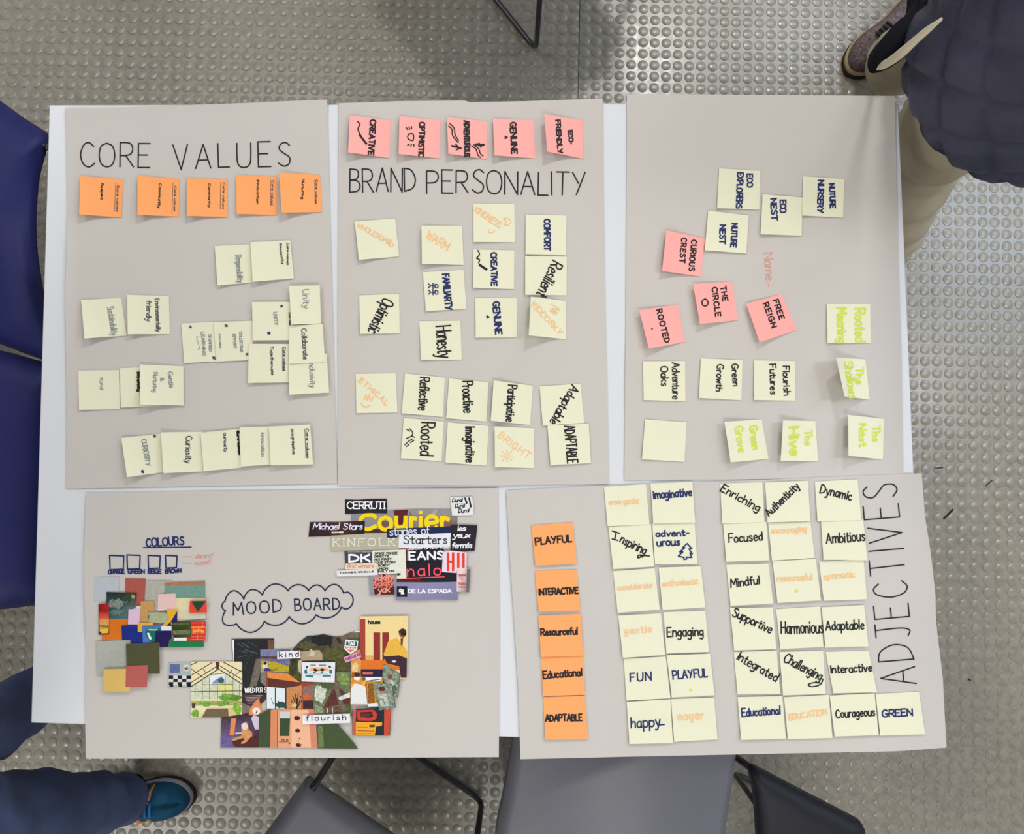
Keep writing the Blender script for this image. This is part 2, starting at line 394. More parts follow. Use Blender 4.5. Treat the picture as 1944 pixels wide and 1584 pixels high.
# ------------------------------------------------------------------ the five big sheets
def resample(pl, n):
    d = [0]
    for a, b in zip(pl, pl[1:]): d.append(d[-1] + math.hypot(b[0]-a[0], b[1]-a[1]))
    out = []
    for k in range(n+1):
        t = d[-1]*k/n; i = 0
        while i < len(d)-2 and d[i+1] < t: i += 1
        u = (t-d[i])/max(1e-9, d[i+1]-d[i])
        out.append((pl[i][0]+(pl[i+1][0]-pl[i][0])*u, pl[i][1]+(pl[i+1][1]-pl[i][1])*u))
    return out
def sheet(top, right, bottom, left, label, dz=0.0, n=40, curl=None):
    T, R, B, L = (resample(e, n) for e in (top, right, bottom, left))
    vs = []
    for j in range(n+1):
        t = j/n
        for i in range(n+1):
            s = i/n
            c = [(1-t)*T[i][d] + t*B[i][d] + (1-s)*L[j][d] + s*R[j][d]
                 - ((1-s)*(1-t)*T[0][d] + s*(1-t)*T[n][d] + (1-s)*t*B[0][d] + s*t*B[n][d]) for d in range(2)]
            z = hs(*c) + dz
            if curl: z += curl(s, t)
            vs.append(P(c[0], c[1], z))
    m = n+1; fs = [(j*m+i, (j+1)*m+i, (j+1)*m+i+1, j*m+i+1) for j in range(n) for i in range(n)]
    o = mesh('flipchart_sheet', vs, fs, M['sheet'], smooth=True)
    setorigin(o, vs[len(vs)//2])
    s = o.modifiers.new('thickness', 'SOLIDIFY'); s.thickness = .0003; s.offset = -1; e_ = o.modifiers.new('crisp_edge', 'EDGE_SPLIT'); e_.split_angle = math.radians(50)
    return tag(o, label, 'paper sheet', 'flipchart sheets on the table')
bump = lambda a, c, wdt: math.exp(-((a-c)/wdt)**2)
S1 = sheet([(124, 206), (250, 203), (430, 197), (621, 189)], [(621, 189), (630, 560), (640, 918)], [(125, 928), (300, 925), (500, 921), (640, 918)],
           [(124, 206), (128, 400), (124, 560), (126, 760), (125, 928)], 'big grey-white sheet headed CORE VALUES, top left of the table', curl=lambda s, t: .003*bump(t, 0, .02) + .004*bump(s, 0, .02)*bump(t, .45, .2))
S2 = sheet([(643, 196), (760, 192), (886, 191), (892, 194), (1000, 192), (1144, 187)], [(1144, 187), (1147, 500), (1156, 919)], [(641, 922), (800, 921), (925, 922), (1156, 919)],
           [(643, 196), (642, 500), (641, 922)], 'big grey-white sheet headed BRAND PERSONALITY, top middle of the table', curl=lambda s, t: .005*bump(t, 1, .012)*bump(s, .42, .2))
S3 = sheet([(1190, 179), (1400, 180), (1699, 182)], [(1699, 182), (1703, 400), (1712, 700), (1715, 904)], [(1185, 912), (1450, 910), (1715, 904)],
           [(1190, 179), (1189, 500), (1185, 912)], 'big grey-white sheet without heading, top right of the table', curl=lambda s, t: .006*bump(t, 0, .05)*bump(s, 1, .3))
S4 = sheet([(163, 936), (360, 933), (560, 931), (760, 928), (945, 927)], [(945, 927), (948, 1180), (947, 1438)], [(163, 1441), (500, 1440), (947, 1438)],
           [(163, 936), (160, 1050), (160, 1130), (163, 1230), (161, 1330), (163, 1441)], 'big grey-white mood board sheet with magazine cuttings, bottom left of the table', curl=lambda s, t: .004*bump(s, 0, .02)*bump(t, .3, .2))
S5 = sheet([(961, 932), (1150, 922), (1385, 914), (1560, 906), (1750, 899)], [(1750, 899), (1756, 980), (1767, 1050), (1776, 1130), (1777, 1180), (1790, 1290), (1793, 1350), (1797, 1420)],
           [(988, 1442), (1200, 1437), (1500, 1431), (1700, 1427), (1797, 1420)], [(961, 932), (968, 1060), (976, 1180), (984, 1310), (988, 1442)],
           'big grey-white sheet headed ADJECTIVES, bottom right of the table', dz=.0009)

# ------------------------------------------------------------------ writing straight on the sheets
def write(root, items, name='handwriting', zf=None, label=None, off=0.0):
    """items: (material key, stroke width, strokes); one mesh per ink"""
    zf = zf or (lambda x, y: hs(x, y)); by = {}
    for mk, wd, ss in items:
        vs, fs = by.setdefault(mk, ([], [])); ribbon(ss, wd, zf, vs, fs, off)
    for mk, (vs, fs) in by.items():
        o = child_mesh(name, vs, fs, M[mk], root)
        if label: o['label'] = label
T = text_strokes
write(S1, [('black', 2.6, T('CORE', 153, 316, 284, 317, 45, 2.4, jit=.25))], 'heading_word')
write(S1, [('black', 2.6, T('VALUES', 330, 321, 552, 315, 46, 3.4, jit=.3))], 'heading_word')
write(S1, [('navy', 2.6, [[(137, 207), (139, 221)], [(131, 212), (145, 216)], [(132, 218), (144, 210)]])], 'asterisk')
write(S2, [('black', 2.6, T('BRAND', 664, 364, 789, 364, 44, 1.6, jit=.25))], 'heading_word')
write(S2, [('black', 2.6, T('PERSONALITY', 810, 366, 1110, 371, 43, 1.7, jit=.3))], 'heading_word')
write(S3, [('rink', 1.6, T('Name', 1450, 481, 1454, 532, 17, 1.8)), ('rink', 1, [[(1458, 538), (1459, 545)]])], 'heading', label='faint red pencil word Name')
write(S5, [('black', 2.5, T('ADJECTIVES', 1740, 1298, 1703, 916, 66, 3.2, jit=.25))], 'heading', off=.0009)
write(S4, [('dnavy', 2.6, T('MOOD', 443, 1168, 534, 1162, 23, 3, jit=.3))], 'heading_word')
write(S4, [('dnavy', 2.6, T('BOARD', 560, 1160, 645, 1157, 22, 2.6, jit=.3))], 'heading_word')
def arcs(pts, bul):
    """a closed cloud outline: bulging arcs between the cusps"""
    out = []
    n = len(pts)
    for i in range(n):
        a, b = pts[i], pts[(i+1) % n]; mx, my = (a[0]+b[0])/2, (a[1]+b[1])/2; dx, dy = b[0]-a[0], b[1]-a[1]
        k = bul[i]; seg = []
        for s in range(13):
            t = s/12; e = math.sin(math.pi*t)**.7*k; t = t if k < .7 else .5-.62*math.cos(math.pi*t)*(1 if .0 < t < 1 else .806)
            seg.append((a[0]+dx*t + dy*e, a[1]+dy*t - dx*e))
        out.append(seg)
    return out
write(S4, [('dnavy', 2.6, arcs([(428, 1160), (427, 1142), (463, 1138), (498, 1130), (547, 1122), (586, 1122), (617, 1122), (652, 1126), (648, 1153), (600, 1168), (549, 1171), (502, 1180), (449, 1185)],
                          [.35, .5, .4, .34, .3, .35, .4, .75, .25, .3, .25, .35, .55]))], 'cloud_outline')
write(S4, [('navy', 3, T('COLOURS', 278, 1038, 349, 1034, 15, 1.9)), ('navy', 2.4, [[(272, 1040), (363, 1039)]])], 'heading')
bx = [(208, 1055, 235, 1081), (241, 1054, 266, 1080), (281, 1055, 304, 1079), (314, 1055, 336, 1078)]
write(S4, [('navy', 2.6, [[(a, b), (c, b+1), (c-1, d), (a+1, d+1), (a, b)] for a, b, c, d in bx])], 'drawn_box')
write(S4, [('navy', 2.4, T('ORANGE', 206, 1090, 236, 1089, 7, 1.2)), ('navy', 2.4, T('GREEN', 243, 1089, 274, 1089, 7, 1.2)),
           ('navy', 2.4, T('BEIGE', 281, 1089, 306, 1089, 7, 1.2)), ('navy', 2.4, T('BROWN', 314, 1089, 344, 1087, 7, 1.2))], 'box_captions')
write(S4, [('rink', 1.1, T('vibrant?', 370, 1061, 405, 1059, 8, 1.5)), ('rink', 1.1, T('muted?', 370, 1074, 401, 1071, 8, 1.5)),
           ('rink', 1, [[(346, 1058), (363, 1057)], [(347, 1070), (362, 1069)]])], 'pencil_notes', label='faint red pencil questions')

# ------------------------------------------------------------------ sticky notes
def inv_bilin(c, x, y):
    (x0, y0), (x1, y1), (x2, y2), (x3, y3) = c; u = v = .5
    for _ in range(5):
        fx = (1-u)*(1-v)*x0 + u*(1-v)*x1 + u*v*x2 + (1-u)*v*x3 - x; fy = (1-u)*(1-v)*y0 + u*(1-v)*y1 + u*v*y2 + (1-u)*v*y3 - y
        ax = (1-v)*(x1-x0) + v*(x2-x3); bx_ = (1-u)*(x3-x0) + u*(x2-x1); ay = (1-v)*(y1-y0) + v*(y2-y3); by = (1-u)*(y3-y0) + u*(y2-y1)
        D = ax*by - bx_*ay; u -= (fx*by - bx_*fy)/D; v -= (ax*fy - ay*fx)/D
    return u, v
NOTE = []
def note(ms, label, stick, c, la, lb, writing, group, lvl=0, name='sticky_note'):
    """c: corners TL TR BR BL in pixels; stick: side with the glue (R or T); la, lb: lift in mm of the two free corners
    (R: bottom left, top left; T: bottom left, bottom right)"""
    def lift(u, v):
        if stick == 'R': a, l = 1-u, la*v + lb*(1-v)
        else: a, l = v, la*(1-u) + lb*u
        t = max(0., (a-.2)/.8)
        return (l*(t**1.55) + .9*math.sin(math.pi*min(1, max(0, (a-.12)/.5)))*(.4+.08*l))*.001
    cx = sum(p[0] for p in c)/4.; cy = sum(p[1] for p in c)/4.
    def zf(x, y):
        u, v = inv_bilin(c, x, y); u = min(1.1, max(-.1, u)); v = min(1.1, max(-.1, v))
        return hs(x, y) + .0012 + lvl*.0011 + lift(u, v)
    n = 12; vs = []
    for j in range(n+1):
        for i in range(n+1):
            u, v = i/n, j/n
            x = (1-u)*(1-v)*c[0][0] + u*(1-v)*c[1][0] + u*v*c[2][0] + (1-u)*v*c[3][0]
            y = (1-u)*(1-v)*c[0][1] + u*(1-v)*c[1][1] + u*v*c[2][1] + (1-u)*v*c[3][1]
            vs.append(P(x, y, zf(x, y)))
    m = n+1; fs = [(j*m+i, (j+1)*m+i, (j+1)*m+i+1, j*m+i+1) for j in range(n) for i in range(n)]
    o = mesh(name, vs, fs, M[ms], smooth=True); setorigin(o, P(cx, cy, hs(cx, cy)+.001))
    s = o.modifiers.new('thickness', 'SOLIDIFY'); s.thickness = .00018; s.offset = -1; e_ = o.modifiers.new('crisp_edge', 'EDGE_SPLIT'); e_.split_angle = math.radians(50)
    tag(o, label, 'sticky note', group)
    if writing: write(o, writing, 'handwriting', zf)
    NOTE.append(o)
    return o
REG = dict(A=(120, 240, 3.738), B=(120, 440, 3.738), C=(120, 640, 3.738), P=(640, 180, 3.738), Q=(640, 540, 3.738), R=(1160, 280, 2.474),
           S=(960, 890, 2.83), T=(1340, 890, 2.829), X=(0, 0, 1), M=(170, 1080, 6.336), W=(580, 930, 5.718), G=(310, 1190, 6.6), H=(540, 1160, 5.868), K=(300, 1160, 3.888))
def Z(r, pts):
    ox, oy, s = REG[r]; return [(ox+x/s, oy+y/s) for x, y in pts]
def ZS(r, strokes): return [Z(r, s) for s in strokes]
def wr(r, ink, wd, s, x0, y0, x1, y1, h, **k):
    ox, oy, sc = REG[r]
    return (ink, wd, T(s, ox+x0/sc, oy+y0/sc, ox+x1/sc, oy+y1/sc, h/sc, **k))
def dr(r, ink, wd, strokes): return (ink, wd, ZS(r, strokes))
g = 'orange sticky notes in a row under CORE VALUES'
def core(r, x, y0, y1, t='Core values'):   # small caption along the glued edge
    return wr(r, 'dpencil', 1.1, t, x, y0, x-4, y1, 14, jit=.6)
A = 'A'
note('orange', 'orange sticky note with a crease across, first from the left under CORE VALUES', 'R', Z(A, [(122, 352), (425, 375), (413, 648), (113, 625)]), 13, 5,
     [core(A, 382, 420, 605), wr(A, 'black', 1.2, 'Respect', 268, 405, 265, 518, 16, jit=.8), dr(A, 'dpencil', .8, [[(372, 400), (364, 605)]])], g)
note('orange', 'orange sticky note reading Community, second from the left under CORE VALUES', 'R', Z(A, [(528, 350), (825, 372), (820, 642), (527, 628)]), 12, 5,
     [core(A, 788, 425, 600), wr(A, 'black', 1.2, 'Community', 680, 405, 672, 580, 18, jit=.8), dr(A, 'dpencil', .8, [[(778, 400), (772, 610)]])], g)
note('orange', 'orange sticky note with small dotted writing, third from the left under CORE VALUES', 'R', Z(A, [(877, 368), (1167, 374), (1167, 646), (877, 635)]), 11, 3,
     [core(A, 1134, 400, 585), wr(A, 'black', 1.2, 'Community', 1030, 405, 1030, 575, 16, jit=.8), dr(A, 'dpencil', .8, [[(1118, 395), (1114, 590)]])], g)
note('orange', 'orange sticky note reading Innovation, fourth from the left under CORE VALUES', 'R', Z(A, [(1227, 345), (1515, 358), (1517, 630), (1230, 622)]), 6, 3,
     [core(A, 1480, 385, 560), wr(A, 'black', 1.2, 'Innovation', 1375, 380, 1372, 548, 16, jit=.8), dr(A, 'dpencil', .8, [[(1470, 375), (1470, 565)]])], g)
note('orange', 'orange sticky note reading Nurturing, last on the right under CORE VALUES', 'R', Z(A, [(1535, 328), (1822, 345), (1835, 610), (1548, 612)]), 14, 10,
     [core(A, 1792, 380, 550), wr(A, 'black', 1.2, 'Nurturing', 1695, 375, 1692, 515, 16, jit=.8), dr(A, 'dpencil', .8, [[(1784, 380), (1788, 550)]])], g)
g = 'pale yellow sticky notes on the core values sheet'
B, C = 'B', 'C'
note('yellow', 'pale yellow sticky note reading Responsibility in pencil, left of the highest pair', 'R', Z(B, [(1075, 102), (1335, 90), (1352, 360), (1095, 382)]), 6, 2,
     [wr(B, 'pencil', 1.6, 'Responsibility', 1222, 168, 1240, 360, 40, jit=.6)], g)
note('yellow', 'pale yellow sticky note reading Respectful in dots, right of the highest pair', 'R', Z(B, [(1328, 75), (1612, 62), (1637, 332), (1345, 355)]), 8, 3,
     [core(B, 1590, 82, 235), wr(B, 'dpencil', 1.2, 'Respectful', 1535, 85, 1548, 228, 16, jit=.8), dr(B, 'dpencil', 1, [[(1585, 78), (1597, 235)]])], g, lvl=1)
note('yellow', 'pale yellow sticky note reading Sustainability in pencil, casting a shadow below it', 'R', Z(B, [(127, 485), (410, 470), (450, 738), (150, 758)]), 14, 4,
     [wr(B, 'pencil', 1.5, 'Sustainability', 312, 535, 345, 738, 45, jit=.6)], g)
note('yellow', 'pale yellow sticky note reading Environmentally friendly in pencil', 'R', Z(B, [(453, 447), (750, 458), (757, 728), (458, 728)]), 9, 3,
     [wr(B, 'dpencil', 1.5, 'Environmentally', 652, 478, 662, 708, 30), wr(B, 'dpencil', 1.5, 'friendly', 592, 490, 590, 635, 34)], g)
note('yellow', 'pale yellow sticky note reading SHARED LEARNING, left end of the overlapping cluster', 'R', Z('X', [(344, 614.4), (417, 610.5), (423, 686), (349.5, 689.5)]), 2, 1,
     [wr(B, 'pencil', 1.4, 'SHARED', 1030, 730, 1036, 850, 20), wr(B, 'pencil', 1.4, 'LEARNING', 978, 712, 990, 880, 22),
      dr(B, 'dpencil', 2.6, [[(898, 672), (908, 680)], [(900, 682), (906, 670)]]), dr(C, 'dpencil', 2.6, [[(1062, 142), (1078, 156)], [(1064, 154), (1074, 142)]]),
      dr(B, 'pencil', 1, [[(960, 745), (945, 750), (970, 830), (955, 835)]])], g)
note('yellow', 'pale yellow sticky note reading COLLECTIVE EFFORT, second from the left in the overlapping cluster', 'R', Z('X', [(405, 612), (482, 609), (478, 683.5), (411, 687)]), 1, 1,
     [wr(B, 'pencil', 1.4, 'COLLECTIVE', 1250, 710, 1256, 855, 18), wr(B, 'pencil', 1.4, 'EFFORT', 1203, 730, 1212, 832, 18),
      dr(B, 'dpencil', 2.6, [[(1150, 662), (1165, 672)], [(1152, 672), (1162, 662)]]), dr(B, 'dpencil', 2.6, [[(1298, 866), (1312, 874)], [(1300, 876), (1310, 864)]]),
      wr(B, 'pencil', 1, 'Core values', 1105, 728, 1112, 830, 12)], g, lvl=1)
note('yellow', 'pale yellow sticky note reading TOGETHERNESS in dots, bottom middle of the overlapping cluster', 'R', Z('X', [(471.8, 652.8), (553, 653.4), (553, 726), (471, 727.5)]), 3, 1,
     [wr(C, 'dpencil', 1.3, 'Togetherness', 1472, 68, 1476, 268, 18, jit=.8), wr(C, 'dpencil', 1.3, 'Core values', 1562, 72, 1562, 240, 16, jit=.8), dr(C, 'dpencil', 1, [[(1556, 72), (1556, 240)]])], g, lvl=2)
note('yellow', 'pale yellow sticky note reading UNITY in pencil capitals, top middle of the overlapping cluster', 'R', Z('X', [(478.5, 573.8), (555, 573.2), (555, 646), (479.8, 646.5)]), 2, 3,
     [wr(B, 'pencil', 1.5, 'UNITY', 1492, 572, 1500, 662, 24), dr(B, 'dpencil', 3, [[(1545, 526), (1555, 532)], [(1546, 534), (1554, 524)]]), dr(B, 'navy', 3, [[(1452, 716), (1466, 726)], [(1454, 726), (1464, 714)]]),
      wr(B, 'dpencil', 1.2, 'Core values', 1600, 575, 1606, 680, 12)], g, lvl=3)
note('yellow', 'pale yellow sticky note reading Inclusivity in pencil, lowest at the right of the cluster', 'R', Z('X', [(548, 674), (620, 671), (625, 745.7), (548.9, 749.7)]), 4, 1,
     [wr(C, 'pencil', 1.5, 'Inclusivity', 1745, 180, 1752, 360, 40, jit=.5)], g, lvl=4)
note('yellow', 'pale yellow sticky note reading Collaborate in pencil, right of the cluster between Unity and Inclusivity', 'R', Z('X', [(549.4, 618), (612.5, 615.2), (617, 688), (548, 691)]), 3, 1,
     [wr(B, 'dpencil', 1.6, 'Collaborate', 1690, 690, 1704, 905, 34, jit=.4)], g, lvl=5)
note('yellow', 'pale yellow sticky note reading Unity in pencil, highest at the right of the cluster', 'R', Z('X', [(548.8, 543), (606.9, 541.7), (609.6, 614.4), (552.9, 616.6)]), 5, 2,
     [wr(B, 'pencil', 1.5, 'Unity', 1700, 412, 1706, 545, 45, jit=.4)], g, lvl=6)
note('yellow', 'pale yellow sticky note with one faint short pencil word, leftmost of the row below Sustainability', 'R', Z('X', [(148.6, 703.7), (225.7, 702.9), (227.8, 777), (150, 778.6)]), 3, 1,
     [wr(C, 'pencil', 1.3, 'Kind', 258, 292, 262, 375, 24)], g)
note('yellow', 'pale yellow sticky note half hidden under the Gentle note, with crossed-out words', 'R', Z('X', [(227.8, 699.4), (303, 696), (305, 771), (229, 773.8)]), 3, 1,
     [wr(C, 'black', 2.2, 'Diversity', 528, 250, 524, 390, 22, jit=1.2), dr(C, 'black', 2, [[(536, 250), (528, 385)], [(532, 255), (538, 340)]])], g)
note('yellow', 'pale yellow sticky note reading Gentle & Nurturing in pencil', 'R', Z('X', [(265.3, 692.2), (348.2, 695.6), (348.7, 770.3), (266.6, 768.4)]), 14, 5,
     [wr(C, 'pencil', 1.6, 'Gentle', 742, 248, 754, 360, 32), wr(C, 'pencil', 1.6, '&', 690, 290, 692, 312, 24), wr(C, 'pencil', 1.6, 'Nurturing', 640, 252, 636, 390, 30)], g, lvl=2)
note('yellow', 'pale yellow tilted sticky note reading CURIOSITY in pencil capitals', 'R', Z(C, [(412, 717), (700, 686), (718, 960), (453, 995)]), 14, 7,
     [wr(C, 'pencil', 1.8, 'CURIOSITY', 556, 730, 588, 915, 32), dr(C, 'dpencil', 3, [[(642, 700), (654, 708)], [(645, 710), (652, 698)]]), dr(C, 'navy', 3, [[(556, 950), (570, 962)], [(560, 962), (566, 948)]])], g)
note('yellow', 'pale yellow sticky note reading Curiosity in joined pencil writing', 'R', Z(C, [(693, 678), (985, 672), (1000, 955), (712, 967)]), 11, 8,
     [wr(C, 'dpencil', 1.8, 'Curiosity', 872, 705, 868, 895, 42, jit=.4)], g, lvl=1)
note('yellow', 'pale yellow sticky note reading curiosity in small dotted letters, with a crossed-out line beside it', 'R', Z(C, [(975, 680), (1258, 652), (1266, 928), (997, 953)]), 5, 3,
     [wr(C, 'dpencil', 1.3, 'curiosity', 1138, 682, 1142, 815, 22, jit=.8), wr(C, 'black', 2.2, 'Core values', 1232, 668, 1245, 835, 14, jit=1.2), dr(C, 'black', 2, [[(1240, 668), (1252, 835)]])], g, lvl=2)
note('yellow', 'pale yellow sticky note reading Innovation in pencil', 'R', Z(C, [(1252, 642), (1475, 637), (1486, 905), (1260, 920)]), 4, 4,
     [wr(C, 'pencil', 1.5, 'Innovation', 1405, 680, 1405, 850, 24)], g, lvl=3)
note('yellow', 'pale yellow sticky note reading progressive, right end of the bottom row', 'R', Z(C, [(1460, 637), (1752, 622), (1773, 905), (1472, 912)]), 5, 4,
     [wr(C, 'dpencil', 1.3, 'progressive', 1618, 655, 1628, 832, 20, jit=.8), wr(C, 'dpencil', 1.4, 'Core values', 1722, 652, 1728, 860, 18, jit=.6), dr(C, 'dpencil', 1, [[(1714, 652), (1722, 860)]])], g, lvl=4)

# pink row and yellow notes of the brand personality sheet
g = 'pink sticky notes in a row above BRAND PERSONALITY'; Pz, Q = 'P', 'Q'
heart = lambda r, x, y, s, ink='black': dr(r, ink, 2.4, [[(x-s, y-s*.6), (x, y), (x-s, y+s*.6)], [(x-s*.8, y), (x, y)], [(x-s, y-s*.5), (x-s, y+s*.5)]])
note('pink', 'pink sticky note reading CREATIVE with a drawn brush stroke', 'R', Z(Pz, [(90, 145), (380, 182), (372, 450), (78, 408)]), 14, 7,
     [wr(Pz, 'black', 2.9, 'CREATIVE', 236, 178, 222, 425, 38), dr(Pz, 'black', 2.4, [crom([(145, 190), (162, 210), (148, 240), (160, 275), (185, 315)])]), dr(Pz, 'black', 4, [[(160, 285), (208, 348)]])], g)
note('pink', 'pink sticky note reading OPTIMISTIC with a drawn smiling mouth', 'R', Z(Pz, [(442, 150), (735, 182), (725, 452), (437, 420)]), 13, 6,
     [wr(Pz, 'black', 2.8, 'OPTIMISTIC', 586, 195, 578, 440, 36), dr(Pz, 'black', 2.3, [crom([(510, 278), (500, 298), (512, 318), (540, 322), (540, 280), (510, 278)]), [(490, 232), (500, 246)], [(510, 228), (515, 245)], [(528, 226), (528, 240)], [(500, 358), (512, 350)], [(522, 365), (528, 352)], [(545, 366), (545, 352)]])], g)
note('pink', 'pink sticky note reading ADVENTUROUS with drawn paths and trees', 'R', Z(Pz, [(778, 160), (1062, 188), (1065, 458), (790, 418)]), 13, 6,
     [wr(Pz, 'black', 3, 'ADVENTUROUS', 900, 185, 905, 440, 36), dr(Pz, 'black', 2.2, [crom([(792, 222), (815, 245), (820, 290), (860, 340)]), crom([(800, 205), (830, 235), (838, 285), (862, 325)]),
      crom([(955, 365), (985, 385), (1000, 430), (1020, 445)]), crom([(970, 355), (1005, 385), (1015, 415), (1035, 435)]), [(815, 360), (850, 372), (842, 350), (870, 380), (845, 392)], [(980, 352), (1010, 345), (1005, 362), (1040, 352), (1015, 372)]]),
      dr(Pz, 'black', 3.6, [[(815, 362), (880, 380)], [(985, 352), (1042, 355)]])], g)
note('pink', 'pink sticky note reading GENUINE with a tiny heart', 'R', Z(Pz, [(1105, 168), (1395, 182), (1405, 452), (1118, 430)]), 12, 5,
     [wr(Pz, 'black', 2.9, 'GENUINE', 1228, 198, 1238, 418, 40), heart(Pz, 1207, 302, 14)], g)
note('pink', 'pink sticky note reading ECO-FRIENDLY', 'R', Z(Pz, [(1470, 138), (1740, 180), (1747, 455), (1490, 402)]), 20, 15,
     [wr(Pz, 'black', 2.7, 'ECO-', 1640, 255, 1648, 350, 28), wr(Pz, 'black', 2.7, 'FRIENDLY', 1550, 182, 1568, 415, 32)], g)
g = 'pale yellow sticky notes on the brand personality sheet'
def Y(label, r, c, la, lb, wri, lvl=0, grp=None): return note('yellow', label, 'R', Z(r, c), la, lb, wri, grp or g, lvl)
Y('yellow sticky note reading WHOLESOME slantwise in faint orange', Pz, [(125, 900), (412, 878), (440, 1148), (155, 1172)], 7, 3,
  [wr(Pz, 'oink', 1.8, 'WHOLESOME', 138, 935, 372, 1065, 32), dr(Pz, 'oink', 1.5, [crom([(378, 1050), (372, 1070), (390, 1080), (402, 1062), (385, 1050)])])])
Y('yellow sticky note reading WARM slantwise in faint orange', Pz, [(598, 930), (887, 930), (898, 1208), (602, 1200)], 9, 5, [wr(Pz, 'oink', 2.2, 'WARM', 625, 1010, 775, 1110, 58)])
Y('yellow sticky note reading KINDNESS slantwise in faint orange', Pz, [(967, 772), (1257, 775), (1262, 1048), (968, 1045)], 3, 1,
  [wr(Pz, 'oink', 1.9, 'KINDNESS', 970, 825, 1150, 945, 42), dr(Pz, 'oink', 1.5, [crom([(1180, 880), (1200, 900), (1185, 920), (1215, 925), (1235, 900), (1205, 875), (1180, 880)]), crom([(1080, 955), (1075, 975), (1100, 980), (1120, 960)])])])
Y('yellow sticky note reading COMFORT in blue capitals', Pz, [(1337, 850), (1628, 858), (1625, 1138), (1337, 1130)], 3, 1, [wr(Pz, 'navy', 3, 'COMFORT', 1470, 885, 1472, 1105, 40)])
Y('yellow sticky note reading CREATIVE in blue with a small drawn brush', Pz, [(967, 1097), (1258, 1105), (1255, 1380), (965, 1370)], 4, 1,
  [wr(Pz, 'navy', 2.9, 'CREATIVE', 1092, 1122, 1096, 1355, 38), dr(Pz, 'black', 2.4, [crom([(1000, 1105), (1010, 1135), (990, 1160), (1010, 1170), (1005, 1195)])]), dr(Pz, 'black', 4.5, [[(1012, 1208), (1060, 1240)]])])
Y('yellow sticky note reading Resilient slantwise in black', 'X', [(997, 486.8), (1076, 487.6), (1075.5, 561), (997, 560)], 4, 2, [('black', 2.7, T('Resilient', 1049, 494, 1019, 557, 22, slant=.1))])
Y('yellow sticky note reading Optimistic slantwise in black', Q, [(157, 78), (440, 68), (445, 348), (162, 352)], 3, 1,
  [wr(Q, 'black', 2.6, 'Optimistic', 330, 95, 215, 325, 84, gap=1.4), dr(Q, 'black', 3, [[(262, 240), (292, 262)]])])
Y('yellow sticky note reading FAMILIARTY in blue with two stick figures', 'X', [(802.7, 517), (880, 512.5), (885.6, 586.8), (808.5, 590.8)], 3, 1,
  [('navy', 3, T('FAMILIARTY', 840, 521, 846, 588, 12)), ('navy', 2, [crom([(826, 540), (831, 541), (831, 546), (826, 546), (826, 540)]), crom([(826, 552), (831, 553), (831, 558), (826, 558), (826, 552)]),
    [(826, 543), (818, 543)], [(826, 555), (818, 555)], [(822, 538), (822, 560)], [(818, 543), (813, 539)], [(818, 543), (813, 547)], [(818, 555), (813, 551)], [(818, 555), (813, 559)]])])
Y('yellow sticky note reading Honesty in large black letters', Q, [(583, 262), (875, 258), (885, 535), (595, 535)], 3, 1,
  [wr(Q, 'black', 2.8, 'Honesty', 700, 300, 718, 522, 104, gap=1.6)])
Y('yellow sticky note reading GENUINE in blue with a tiny heart', Q, [(980, 97), (1275, 97), (1278, 378), (983, 378)], 3, 1, [wr(Q, 'navy', 3, 'GENUINE', 1105, 128, 1125, 355, 44), heart(Q, 1078, 232, 14, 'dnavy')])
Y('whitish lifted sticky note with illegible orange writing', Q, [(1375, 88), (1622, 118), (1622, 390), (1360, 362)], 24, 14,
  [wr(Q, 'oink', 1.9, 'KIDDORKY', 1378, 150, 1575, 360, 38, jit=.8), dr(Q, 'oink', 1.6, [crom([(1520, 140), (1580, 180), (1520, 170), (1570, 205), (1510, 185), (1550, 215)])])])
Y('yellow sticky note reading ETHICAL in orange with a scribble', Q, [(132, 635), (418, 632), (428, 910), (137, 915)], 2, 1,
  [wr(Q, 'oink', 2.2, 'ETHICAL', 150, 690, 350, 860, 36, gap=3), dr(Q, 'oink', 2.4, [[(190, 820), (205, 785), (215, 825), (228, 785), (240, 830), (258, 800)], crom([(170, 845), (200, 872), (235, 858)])])])
Y('yellow sticky note reading Reflective in black', Q, [(482, 632), (765, 662), (750, 942), (458, 915)], 3, 1, [wr(Q, 'black', 2.6, 'Reflective', 592, 660, 578, 890, 66, gap=1.4)])
Y('yellow sticky note reading Proactive in black', Q, [(795, 668), (1075, 695), (1060, 975), (773, 950)], 3, 1, [wr(Q, 'black', 2.6, 'Proactive', 890, 690, 898, 910, 72, gap=1.5)])
Y('yellow sticky note reading Participative in black, lifting at the left', Q, [(1112, 683), (1388, 720), (1370, 1000), (1090, 968)], 9, 9, [wr(Q, 'black', 2.5, 'Participative', 1215, 715, 1198, 972, 60)])
Y('yellow sticky note reading Adaptable slantwise in black joined writing', Q, [(1437, 725), (1728, 705), (1755, 985), (1460, 1003)], 3, 1, [wr(Q, 'black', 2.6, 'Adaptable', 1665, 712, 1508, 975, 62)])
Y('yellow sticky note reading Rooted in black with drawn roots', Q, [(473, 948), (758, 975), (740, 1257), (452, 1235)], 2, 1,
  [wr(Q, 'black', 2.8, 'Rooted', 598, 980, 590, 1212, 92), dr(Q, 'black', 2, [crom([(515, 1025), (535, 1050), (530, 1075), (490, 1095)]), [(495, 1030), (515, 1042)], [(530, 1078), (550, 1085)], [(505, 1115), (535, 1098)], [(520, 1125), (545, 1108)], [(480, 1140), (500, 1122)], [(492, 1152), (510, 1138)]])])
Y('yellow sticky note reading Imaginative in black', Q, [(785, 980), (1075, 1005), (1060, 1288), (767, 1265)], 3, 1, [wr(Q, 'black', 2.6, 'Imaginative', 912, 1012, 912, 1262, 66)])
